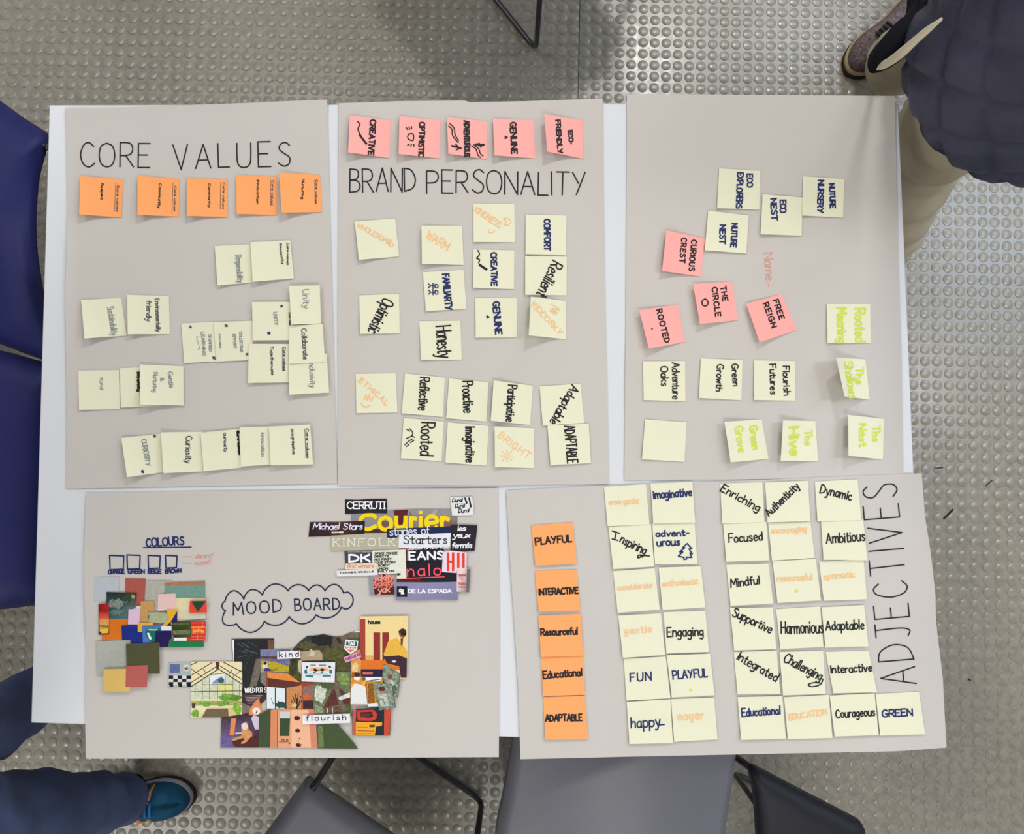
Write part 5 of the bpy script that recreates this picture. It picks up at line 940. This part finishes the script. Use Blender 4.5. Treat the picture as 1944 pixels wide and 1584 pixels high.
def chair(label, fl_, fr_, depth, m, outl=None, flare=.02, concave=.0, rolls=None, group='plastic chairs around the table', feet=(.03, .03), bdir=None, span=(0., 1.), tf=.02):
    """fl_, fr_: front corners of the seat (world xy at seat height), seat extends to the back"""
    a, b = Vector((fl_[0], fl_[1], SEATZ)), Vector((fr_[0], fr_[1], SEATZ))
    ux = (b-a); W = ux.length; ux.normalize(); bk = Vector((ux.y, -ux.x, 0)) if bdir is None else Vector((bdir[0], bdir[1], 0)).normalized()      # seen facing the front edge from above
    mid = (a+b)/2; root = empty('chair', (mid.x + bk.x*depth/2, mid.y + bk.y*depth/2, 0), label, 'chair', group)
    if outl is None:
        L = lambda s, t: a + ux*(W*s) + bk*(depth*t)
        pts = [L(0, 0), L(.03, -.0+concave*.2), L(.25, concave), L(.5, concave*1.3), L(.75, concave), L(.97, concave*.2), L(1, 0), L(1.0+flare/2, .04), L(1+flare, .5), L(.99, .92), L(.9, 1), L(.5, 1.02), L(.1, 1), L(.01, .92), L(-flare, .5), L(-flare/2, .04)]
        outl = smooth_poly(pts, 4)
    seat_shell(root, outl, m, rolls or [(-.002, .03), (0, .012), (.012, .002), (.03, 0)])
    # backrest: a curved shell rising from the rear edge
    vs, fs = [], []; nu, nv = 14, 8
    for j in range(nv+1):
        t = j/nv
        for i in range(nu+1):
            s = i/nu*2-1; hw = W*.5*(1-.12*t*t)
            p = mid + bk*(depth*(.93 + .22*t) + .045*(1-s*s)) + ux*hw*s; p.z = SEATZ - .005 + .36*t - .03*s*s*t
            vs.append(p)
    for j in range(nv):
        for i in range(nu): k = j*(nu+1)+i; fs.append((k, k+1, k+nu+2, k+nu+1))
    o = child_mesh('backrest', vs, fs, m, root, smooth=True); s = o.modifiers.new('thickness', 'SOLIDIFY'); s.thickness = .008
    # two U-shaped rod frames standing on the floor
    for t, sp in ((tf, feet[0]), (.86, feet[1])):
        p0 = mid + ux*(W*(span[0]-.5)+.012) + bk*depth*t; p1 = mid + ux*(W*(span[1]-.5)-.012) + bk*depth*t; f = -1 if t < .5 else 1
        z0 = SEATZ-.016; q0 = p0.copy(); q1 = p1.copy(); q0.z = q1.z = z0
        g0 = p0 + bk*sp*f + ux*.004; g1 = p1 + bk*sp*f - ux*.004; g0.z = g1.z = .0125
        tube('leg_frame', fillet([q0, g0, g1, q1], .035), .0075, M['rod'], root)
    for s in (-1, 1):
        e_ = W*((span[0] if s < 0 else span[1])-.5) - .012*s; a_ = mid + ux*e_ + bk*depth*.02; b_ = mid + ux*e_ + bk*depth*.86; a_.z = b_.z = SEATZ-.022
        tube('side_rail', [a_, b_], .006, M['rod'], root)
    return root
def S_(x, y, z=SEATZ): p = P(x, y, z); return (p.x, p.y)
def outl_px(pts, z=SEATZ-.03, n=3): return smooth_poly([Vector((*P(x, y, z)[:2], SEATZ)) for x, y in pts], n)
# left side, facing the table (front corners: top one is on the chair's left)
chair('navy moulded chair at the left table edge, the upper of the two', S_(86, 264), S_(118, 694), .44, M['plastic_n'],
      outl_px([(84, 259), (86, 268), (80, 285), (67, 337), (62, 400), (62, 462), (69, 521), (80, 580), (98, 645), (110, 680), (98, 681), (60, 668), (20, 653), (-60, 622), (-300, 530), (-330, 300), (-300, 10), (-150, 98), (0, 200), (40, 229), (78, 253)]),
      rolls=[(-.002, .035), (.006, .02), (.03, .006), (.06, 0)], bdir=(-1, .35), span=(0, .9))
chair('navy moulded chair at the left table edge, the lower of the two', S_(112, 700), S_(80, 1146), .44, M['plastic_n'],
      outl_px([(60, 689), (110, 704), (104, 726), (92, 790), (86, 880), (84, 980), (86, 1080), (90, 1144), (60, 1143), (0, 1150), (-200, 1172), (-380, 1190), (-400, 930), (-380, 610), (-150, 644), (0, 673)]),
      rolls=[(-.002, .035), (.006, .02), (.03, .006), (.06, 0)], bdir=(-1, .12), span=(.1, 1))
chair('dark moulded chair coloured as lit, pushed under the bottom table edge, the large one in the middle', S_(984, 1372), S_(1392, 1372), .44, M['plastic'],
      outl_px([(990, 1372), (1190, 1372), (1385, 1370), (1397, 1378), (1391, 1440), (1383, 1500), (1374, 1570), (1368, 1660), (1350, 1750), (1190, 1775), (1040, 1765), (965, 1740), (950, 1660), (948, 1584), (962, 1510), (976, 1430), (984, 1380)]),
      rolls=[(-.002, .05), (.003, .03), (.012, .012), (.026, 0)], span=(.1, .93))
chair('dark chair coloured as lit, turned slantwise at the bottom, left of the middle one', S_(585, 1491), S_(912, 1715), .44, M['plastic'],
      outl_px([(583, 1488), (592, 1495), (655, 1538), (720, 1583), (900, 1706), (908, 1720), (899, 1740), (800, 1905), (690, 2040), (520, 1920), (350, 1800), (430, 1697), (512, 1586), (575, 1500)]),
      rolls=[(-.002, .05), (.003, .03), (.014, .01), (.03, 0)], span=(0, .97))
chair('dark chair coloured as shaded, standing apart at the bottom right', S_(1428, 1461), S_(1640, 1568), .44, M['plastic_shade'],
      outl_px([(1427, 1459), (1440, 1465), (1530, 1513), (1612, 1555), (1626, 1566), (1630, 1590), (1642, 1720), (1645, 1860), (1560, 1880), (1470, 1860), (1452, 1720), (1446, 1640), (1442, 1584), (1438, 1530), (1432, 1485), (1428, 1470)]), bdir=(.04, -1), span=(0.25, .94), tf=.3, feet=(0, .02))
rb = bpy.data.objects['chair.004']; tube('leg', [P(1432, 1463, .432), P(1290, 1360, .0)+Vector((0, 0, .0075))], .0075, M['rod'], rb)
# the chair above: only its rod frame comes into view
a_ = P(1020, 106, .0125); b_ = P(932, -4, .0125); ux = (b_-a_).normalized()
W_ = .46; bk = Vector((-ux.y, ux.x, 0))
if bk.y < 0: bk = -bk
if bk.x < 0: bk = Vector((ux.y, -ux.x, 0))
fa = Vector((a_.x, a_.y, SEATZ)); fb = fa + ux*W_; fb.z = SEATZ
if (Vector(((fb-fa).y, -(fb-fa).x, 0))).dot(bk) < 0: fa, fb = fb, fa
chair('chair beyond the top of the frame with only its black rod legs in view', (fa.x, fa.y), (fb.x, fb.y), .42, M['plastic'], feet=(.0, .03))

# ------------------------------------------------------------------ people
M['jeans'] = mat('dark_blue_denim', '#434f72', .85, .15, 9, .35, .5, 35, sheen=.05)
M['skin'] = mat('skin', '#c99a80', .55, .3)
M['khaki'] = mat('beige_cotton', '#aea48f', .85, .1, 9, .12, .4, 25)
M['puffer'] = mat('dark_quilted_nylon', '#36374b', .5, .35, 12, .22, .4, 60)
M['blackcloth'] = mat('black_cloth', '#0f0e18', .8, .15)
M['teal'] = mat('teal_suede', '#1f5474', .8, .15, 40, .2, .2, 200); M['lace'] = mat('blue_lace', '#2c6db4', .7)
M['orangep'] = mat('orange_stripe', '#f0922c', .6); M['sole'] = mat('dark_rubber_sole', '#2c2429', .7); M['lilac'] = mat('pale_midsole', '#a49aa6', .6)
M['hair'] = mat('brown_hair', '#2f2219', .6); M['shirt'] = mat('grey_jersey', '#4a4e58', .9)
def loft(name, rings, m, root, n=28, fold=0, seed=0, ff_=18, caps=True):
    """rings: (centre, axis-aligned radii or (rx, ry, rotation)), stacked; fold: depth of cloth folds in metres"""
    pts = [Vector(r[0]) for r in rings]; vs, fs = [], []
    # refine along the path
    R = []
    sub = 5
    for i in range(len(rings)-1):
        p0, p1, p2, p3 = pts[max(i-1, 0)], pts[i], pts[i+1], pts[min(i+2, len(pts)-1)]
        for k in range(sub):
            t = k/sub; p = .5*((2*p1) + (p2-p0)*t + (2*p0-5*p1+4*p2-p3)*t*t + (3*p1-p0-3*p2+p3)*t**3)
            e = t*t*(3-2*t); R.append((p, rings[i][1]*(1-e)+rings[i+1][1]*e, rings[i][2]*(1-e)+rings[i+1][2]*e))
    R.append((pts[-1], rings[-1][1], rings[-1][2])); N = None
    for i, (p, rx, ry) in enumerate(R):
        t = (R[min(i+1, len(R)-1)][0] - R[max(i-1, 0)][0]).normalized()
        ref = Vector((0, 1, 0)) if abs(t.y) < .9 else Vector((1, 0, 0))
        A = (ref - t*ref.dot(t)).normalized(); Bv = t.cross(A)
        for k in range(n):
            a = 2*math.pi*k/n; q = A*math.cos(a)*rx + Bv*math.sin(a)*ry
            if fold:
                w_ = p + q; f = noise.noise(Vector((w_.x*ff_*.45 + seed, w_.y*ff_*.45, w_.z*ff_))) + .5*noise.noise(Vector((w_.x*ff_*1.3, w_.y*ff_*1.3+seed, w_.z*ff_*2.2)))
                q = q*(1 + fold*f/max(rx, .02))
            vs.append(p+q)
    for i in range(len(R)-1):
        for k in range(n): fs.append((i*n+k, i*n+(k+1) % n, (i+1)*n+(k+1) % n, (i+1)*n+k))
    if caps: fs.append(tuple(range(n-1, -1, -1))); fs.append(tuple((len(R)-1)*n+k for k in range(n)))
    return child_mesh(name, vs, fs, m, root, smooth=True)
def body(label, J, root_key='pelvis'):
    """one continuous skinned figure: J maps joint -> (position, radius); bones by name"""
    bones = [('pelvis', 'chest'), ('chest', 'neck'), ('neck', 'head'), ('head', 'crown'), ('chest', 'sh_l'), ('sh_l', 'el_l'), ('el_l', 'wr_l'), ('wr_l', 'ha_l'), ('chest', 'sh_r'), ('sh_r', 'el_r'), ('el_r', 'wr_r'), ('wr_r', 'ha_r'),
             ('pelvis', 'hip_l'), ('hip_l', 'kn_l'), ('kn_l', 'an_l'), ('an_l', 'to_l'), ('pelvis', 'hip_r'), ('hip_r', 'kn_r'), ('kn_r', 'an_r'), ('an_r', 'to_r')]
    names = list(J); o0 = Vector(J['pelvis'][0]); o0.z = 0
    me = bpy.data.meshes.new('person'); me.from_pydata([tuple(Vector(J[k][0])-o0) for k in names], [(names.index(a), names.index(b)) for a, b in bones], []); me.materials.append(M['skin'])
    o = bpy.data.objects.new('person', me); COL.objects.link(o); o.location = o0
    o.modifiers.new('skin', 'SKIN')
    for i, k in enumerate(names):
        sv2 = me.skin_vertices[0].data[i]; sv2.radius = (J[k][1], J[k][1]); sv2.use_root = (k == 'pelvis')
    s = o.modifiers.new('smooth', 'SUBSURF'); s.levels = s.render_levels = 2
    for m_ in o.modifiers:
        if m_.type == 'SKIN': m_.use_smooth_shade = True
    return tag(o, label, 'person')
def figure(label, an_l, kn_l, hip_l, an_r, kn_r, hip_r, toe_l, toe_r, face, chest, top):
    pel = (Vector(hip_l)+Vector(hip_r))/2 + Vector((0, 0, .05)); f = Vector(face).normalized(); side = Vector((-f.y, f.x, 0))
    ch = Vector(chest); nk = Vector((ch.x, ch.y, top-.27)) + f*.02; hd = nk + Vector((0, 0, .09)) + f*.03; cr = hd + Vector((0, 0, .11))
    J = dict(pelvis=(pel, .12), chest=(ch, .13), neck=(nk, .055), head=(hd, .085), crown=(cr, .07))
    for s, t in ((1, 'l'), (-1, 'r')):
        sh = ch + side*.17*s + Vector((0, 0, .12)); el = sh + side*.04*s - Vector((0, 0, .22)) - f*.08; w_ = el + f*.17 + Vector((0, 0, .12)) - side*.07*s; ha = w_ + f*.05 + Vector((0, 0, .06))
        J.update({'sh_'+t: (sh, .055), 'el_'+t: (el, .04), 'wr_'+t: (w_, .027), 'ha_'+t: (ha, .03)})
    J.update(hip_l=(hip_l, .08), kn_l=(kn_l, .05), an_l=(an_l, .03), to_l=(toe_l, .018), hip_r=(hip_r, .08), kn_r=(kn_r, .05), an_r=(an_r, .03), to_r=(toe_r, .018))
    o = body(label, J)
    # hair, five fingers at each hand, eyes, nose, mouth and ears
    hc = hd + Vector((0, 0, .05)); vs, fs = [], []; n, m_ = 18, 9
    for j in range(m_+1):
        th = math.radians(100)*j/m_
        for k in range(n):
            a = 2*math.pi*k/n; d = side*math.cos(a)*math.sin(th)*.098 + f*math.sin(a)*math.sin(th)*.108 + Vector((0, 0, math.cos(th)*.105))
            if d.dot(f) > .05 and d.z < .03: d = d*.8
            vs.append(hc + d + Vector((0, 0, .015)))
    for j in range(m_):
        for k in range(n): fs.append((j*n+k, (j+1)*n+k, (j+1)*n+(k+1) % n, j*n+(k+1) % n))
    child_mesh('hair', vs, fs, M['hair'], o, smooth=True)
    for s in (1, -1):
        tube('ear', [hd+side*.082*s+f*.0+Vector((0, 0, .03)), hd+side*.096*s-f*.01+Vector((0, 0, .01)), hd+side*.084*s+Vector((0, 0, -.02))], .009, M['skin'], o, 6)
        tube('eye', [hd+side*.030*s+f*.078+Vector((0, 0, .022)), hd+side*.036*s+f*.078+Vector((0, 0, .022))], .008, M['lilac'], o, 8)
        ha = J['ha_l' if s > 0 else 'ha_r'][0]
        for q in range(4):
            b_ = ha + side*s*(.024-.016*q) + Vector((0, 0, .01)); L_ = (.055, .065, .06, .045)[q]
            tube('finger', fillet([b_, b_ + f*L_*.5 + Vector((0, 0, L_*.4)), b_ + f*L_*.5 + Vector((0, 0, L_*.9)) - side*s*.01], .01, 3), .0078, M['skin'], o, 8)
        tube('thumb', fillet([ha-side*s*.02, ha-side*s*.045+Vector((0, 0, .015)), ha-side*s*.05+Vector((0, 0, .045))], .01, 3), .009, M['skin'], o, 8)
    tube('nose', [hd+f*.078+Vector((0, 0, .02)), hd+f*.1-Vector((0, 0, .008)), hd+f*.085-Vector((0, 0, .014))], .009, M['skin'], o, 6)
    tube('mouth', [hd+f*.08+side*.02-Vector((0, 0, .036)), hd+f*.086-Vector((0, 0, .038)), hd+f*.08-side*.02-Vector((0, 0, .036))], .004, M['pink'], o, 6)
    return o, J
def shoe(root, toe, heel, wd, mu, ms, mm, orange=True, lace='lace'):
    """low trainer: outsole, midsole rim, upper, laces, stripes"""
    toe, heel = Vector((toe[0], toe[1], 0)), Vector((heel[0], heel[1], 0)); d = toe-heel; L = d.length; d.normalize(); s = Vector((-d.y, d.x, 0))
    half = [(0, 0), (.01, .25), (.06, .38), (.2, .42), (.4, .38), (.55, .42), (.7, .5), (.82, .48), (.92, .36), (.98, .18), (1, 0)]
    ol = [(a, b) for a, b in half] + [(a, -b) for a, b in half[-2:0:-1]]
    ol = [(p.x, p.y) for p in smooth_poly([Vector((a, b, 0)) for a, b in ol], 3)]
    def prism(nm, sc, z0, z1, m):
        vs = [heel + d*(L*(.5+(a-.5)*sc)) + s*wd*b*sc + Vector((0, 0, z)) for z in (z0, z1) for a, b in ol]; n = len(ol)
        return child_mesh(nm, vs, [tuple(range(n-1, -1, -1)), tuple(range(n, 2*n))] + [(i, (i+1) % n, n+(i+1) % n, n+i) for i in range(n)], m, root)
    so_ = prism('shoe', 1.03, .0022, .014, ms); so_['label'] = 'low trainer'
    def sub(nm, vs, fs, m):
        l = Vector(root.location); return mesh(nm, [Vector(v)-l for v in vs], fs, m, so_, smooth=True)
    vs = [heel + d*(L*(.5+(a-.5)*1.0)) + s*wd*b + Vector((0, 0, z)) for z in (.014, .03) for a, b in ol]; n = len(ol)
    sub('midsole', vs, [tuple(range(n, 2*n))] + [(i, (i+1) % n, n+(i+1) % n, n+i) for i in range(n)], mm)
    hgt = lambda a: .042 + .055*(1-min(1, max(0, (a-.35)/.65)))**.8
    vs = []; K_ = 6
    for k in range(K_+1):
        e = k/K_
        for a, b in ol:
            q = math.cos(e*math.pi/2)**.7; aa = .5+(a-.5)*(1-.1*e*e)
            cz = .028 + (hgt(a)-.0)*math.sin(e*math.pi/2)*(.9 if a < .96 else .8)
            vs.append(heel + d*(L*aa*.985+.002) + s*wd*b*.93*q + Vector((0, 0, cz)))
    fs = [(k*n+i, k*n+(i+1) % n, (k+1)*n+(i+1) % n, (k+1)*n+i) for k in range(K_) for i in range(n)] + [tuple(K_*n+i for i in range(n))]
    sub('upper', vs, fs, mu)
    l = Vector(root.location)
    def strip(nm, a, b0, b1, m, r=.0035, lift=.004):
        pts = []
        for k in range(7):
            b = b0+(b1-b0)*k/6; q = min(1, abs(b)/.44); e = math.acos(min(1, q**(1/.7)))/(math.pi/2) if q > 0 else 1
            pts.append(heel + d*(L*a) + s*wd*b*.95 + Vector((0, 0, .028 + hgt(a)*math.sin(e*math.pi/2)*.9 + lift)))
        t = tube(nm, pts, r, m, root, 6); t.parent = so_; return t
    for k in range(4): strip('lace', .60+.04*k, -.2, .2, M[lace])
    if orange:
        for sg in (1, -1):
            for a in (.6, .69): strip('stripe', a, sg*.27, sg*.43, M['orangep'], .006, -.002)
    return so_
# person at the lower left: legs in jeans, one shoe in view
an1, kn1, hp1 = P(234, 1519, .10), P(-10, 1560, .50), P(-330, 1640, .92)
an2, kn2, hp2 = P(225, 1215, .09), P(-12, 1374, .50), P(-330, 1420, .92)
p1, J1 = figure('person standing at the lower left in dark blue jeans and blue trainers', an2, kn2, hp2, an1, kn1, hp1,
                P(345, 1200, .03), P(330, 1518, .035), (1, .1, 0), ((hp1.x+hp2.x)/2-.03, (hp1.y+hp2.y)/2, 1.28), 1.72)
def leg(name, an, kn, hip, m, root, r=(.075, .088, .10, .115), fold=.012, seed=1, hem=.05):
    a, k, h = Vector(an), Vector(kn), Vector(hip); dn = (a-k).normalized()
    e = a + dn*hem*.1
    return [(e, r[0]), (a + (k-a)*.15, r[0]*1.02), (a+(k-a)*.5, (r[0]+r[1])/2), (k, r[1]), (k+(h-k)*.5, r[2]), (h, r[3])]
def trousers(an, kn, hip, m, root, nm='trouser_leg', r=(.075, .088, .10, .115), fold=.012, seed=1):
    return loft(nm, [(c, q, q*.92) for c, q in leg(nm, an, kn, hip, m, root, r)], m, root, 32, fold, seed)
for a_, k_ in ((an1, kn1), (an2, kn2)): loft('sock', [(a_ + Vector((.02, 0, -.045)), .05, .04), (a_, .045, .045), (a_+(k_-a_)*.25, .045, .045)], M['blackcloth'], p1, 16)
t1 = trousers(an1, kn1, hp1, M['jeans'], p1, r=(.066, .098, .108, .12), fold=.016, seed=3)
t2 = trousers(an2, kn2, hp2, M['jeans'], p1, r=(.055, .072, .095, .11), fold=.013, seed=8)
pc = (hp1+hp2)/2
loft('jeans_seat', [(pc-Vector((0, 0, .06)), .17, .15), (pc+Vector((0, 0, .06)), .17, .15), (pc+Vector((0, 0, .16)), .155, .14)], M['jeans'], p1, 28, .006, 2)
loft('sweater', [(pc+Vector((-.01, 0, .1)), .175, .15), (pc+Vector((-.02, 0, .26)), .17, .15), (Vector((J1['chest'][0].x, J1['chest'][0].y, 1.3)), .20, .15), (Vector((J1['chest'][0].x, J1['chest'][0].y, 1.42)), .18, .11), (Vector((J1['chest'][0].x, J1['chest'][0].y, 1.475)), .075, .075)], M['shirt'], p1, 32, .008, 4)
for s, t in ((1, 'l'), (-1, 'r')):
    loft('sleeve', [(J1['sh_'+t][0]*.6+J1['chest'][0]*.4+Vector((0, 0, .05)), .085, .085), (J1['sh_'+t][0]+Vector((0, 0, .01)), .088, .088), (J1['el_'+t][0], .058, .058), (J1['wr_'+t][0], .042, .042)], M['shirt'], p1, 18, .008, 5)
shoe(p1, P(366, 1514, .02)[:2], P(366-208, 1522, .02)[:2], .102, M['teal'], M['sole'], M['lilac'])
shoe(p1, P(340, 1200, .02)[:2], P(340-205, 1208, .02)[:2], .102, M['teal'], M['sole'], M['lilac'])

# person at the upper right: dark quilted jacket, wide beige trousers, patterned shoe
an1, kn1, hp1 = P(1702, 118, .10), P(1800, 60, .48), P(1905, 60, .84)
an2, kn2, hp2 = P(1685, 440, .10), P(1752, 285, .46), P(1880, 165, .84)
cj = P(1952, 128, .82)
p2, J2 = figure('person in dark quilted jacket and beige trousers at the upper right table corner', an2, kn2, hp2, an1, kn1, hp1,
                P(1590, 470, .03), P(1640, 130, .03), (-1, -.15, 0), (cj.x+.02, cj.y, 1.26), 1.68)
trousers(an1, kn1, hp1, M['khaki'], p2, r=(.085, .085, .10, .115), fold=.016, seed=11)
trousers(an2, kn2, hp2, M['khaki'], p2, r=(.095, .098, .10, .10), fold=.018, seed=15)
# quilted jacket with diagonal stitching grooves
vs, fs = [], []; n, rows = 120, 60
for j in range(rows+1):
    t = j/rows; z = .79 + .66*t
    r = .213*(1-.0*t) if t < .6 else .213*(1-.62*((t-.6)/.4)**2)
    if t < .05: r -= .012*(1-t/.05)
    cx_, cy_ = cj.x + .03*t, cj.y + .01*t
    for k in range(n):
        a = 2*math.pi*k/n; u = a*.21; v_ = z
        q1 = abs(((u+v_)*8) % 1 - .5)*2; q2 = abs(((u-v_)*8+.3) % 1 - .5)*2
        puff = .015*min(1, (1-q1)*2.6)**.6*min(1, (1-q2)*2.6)**.6 + .006*noise.noise(Vector((math.cos(a)*2, math.sin(a)*2, z*5)))
        vs.append(Vector((cx_ + (r+puff)*math.cos(a), cy_ + (r+puff)*.98*math.sin(a), z)))
for j in range(rows):
    for k in range(n): fs.append((j*n+k, j*n+(k+1) % n, (j+1)*n+(k+1) % n, (j+1)*n+k))
fs.append(tuple(range(n-1, -1, -1)))
child_mesh('quilted_jacket', vs, fs, M['puffer'], p2, smooth=True)
for s, t in ((1, 'l'), (-1, 'r')):
    loft('jacket_sleeve', [(J2['sh_'+t][0]*.6+J2['chest'][0]*.4+Vector((0, 0, .05)), .1, .1), (J2['sh_'+t][0]+Vector((0, 0, .01)), .1, .1), (J2['el_'+t][0], .07, .07), (J2['wr_'+t][0], .05, .05)], M['puffer'], p2, 20, .01, 6)
# the black open flap of the jacket and the pale lining edge that crosses it
fz = .80
o_ = [P(x, y, fz) for x, y in ((1673, 78), (1672, 108), (1690, 112), (1730, 92), (1800, 30), (1860, -60), (1760, -50), (1745, -5), (1728, 22), (1700, 44))]
o_ = smooth_poly(o_, 4); vs = list(o_) + [v - Vector((0, 0, .05)) for v in o_]; n = len(o_); c_ = sum(o_, Vector())/n + Vector((0, 0, .018)); vs.append(c_)
child_mesh('jacket_flap', vs, [(i, (i+1) % n, 2*n) for i in range(n)] + [(i, n+i, n+(i+1) % n, (i+1) % n) for i in range(n)] + [tuple(range(2*n-1, n-1, -1))], M['blackcloth'], p2, smooth=True)
pts = [P(1648, 131, .72), P(1680, 122, .80), P(1712, 100, .90), P(1750, 66, .97), P(1788, 36, 1.02)]
loft('lining_edge', [(p, r_, r_*.6) for p, r_ in zip(pts, (.004, .008, .009, .007, .003))], mat('pale_beige_lining', '#cfc5ac', .8), p2, 12)
sh2 = shoe(p2, P(1612, 136, .02)[:2], P(1752, -2, .02)[:2], .105, mat('grey_patterned_suede', '#6b5d5e', .8, .15, 120, .7), M['sole'], mat('sand_midsole', '#b59f78', .7), orange=False, lace='sole')
shoe(p2, P(1560, 470, .02)[:2], P(1735, 430, .02)[:2], .105, M['lilac'], M['sole'], M['sole'], orange=False)
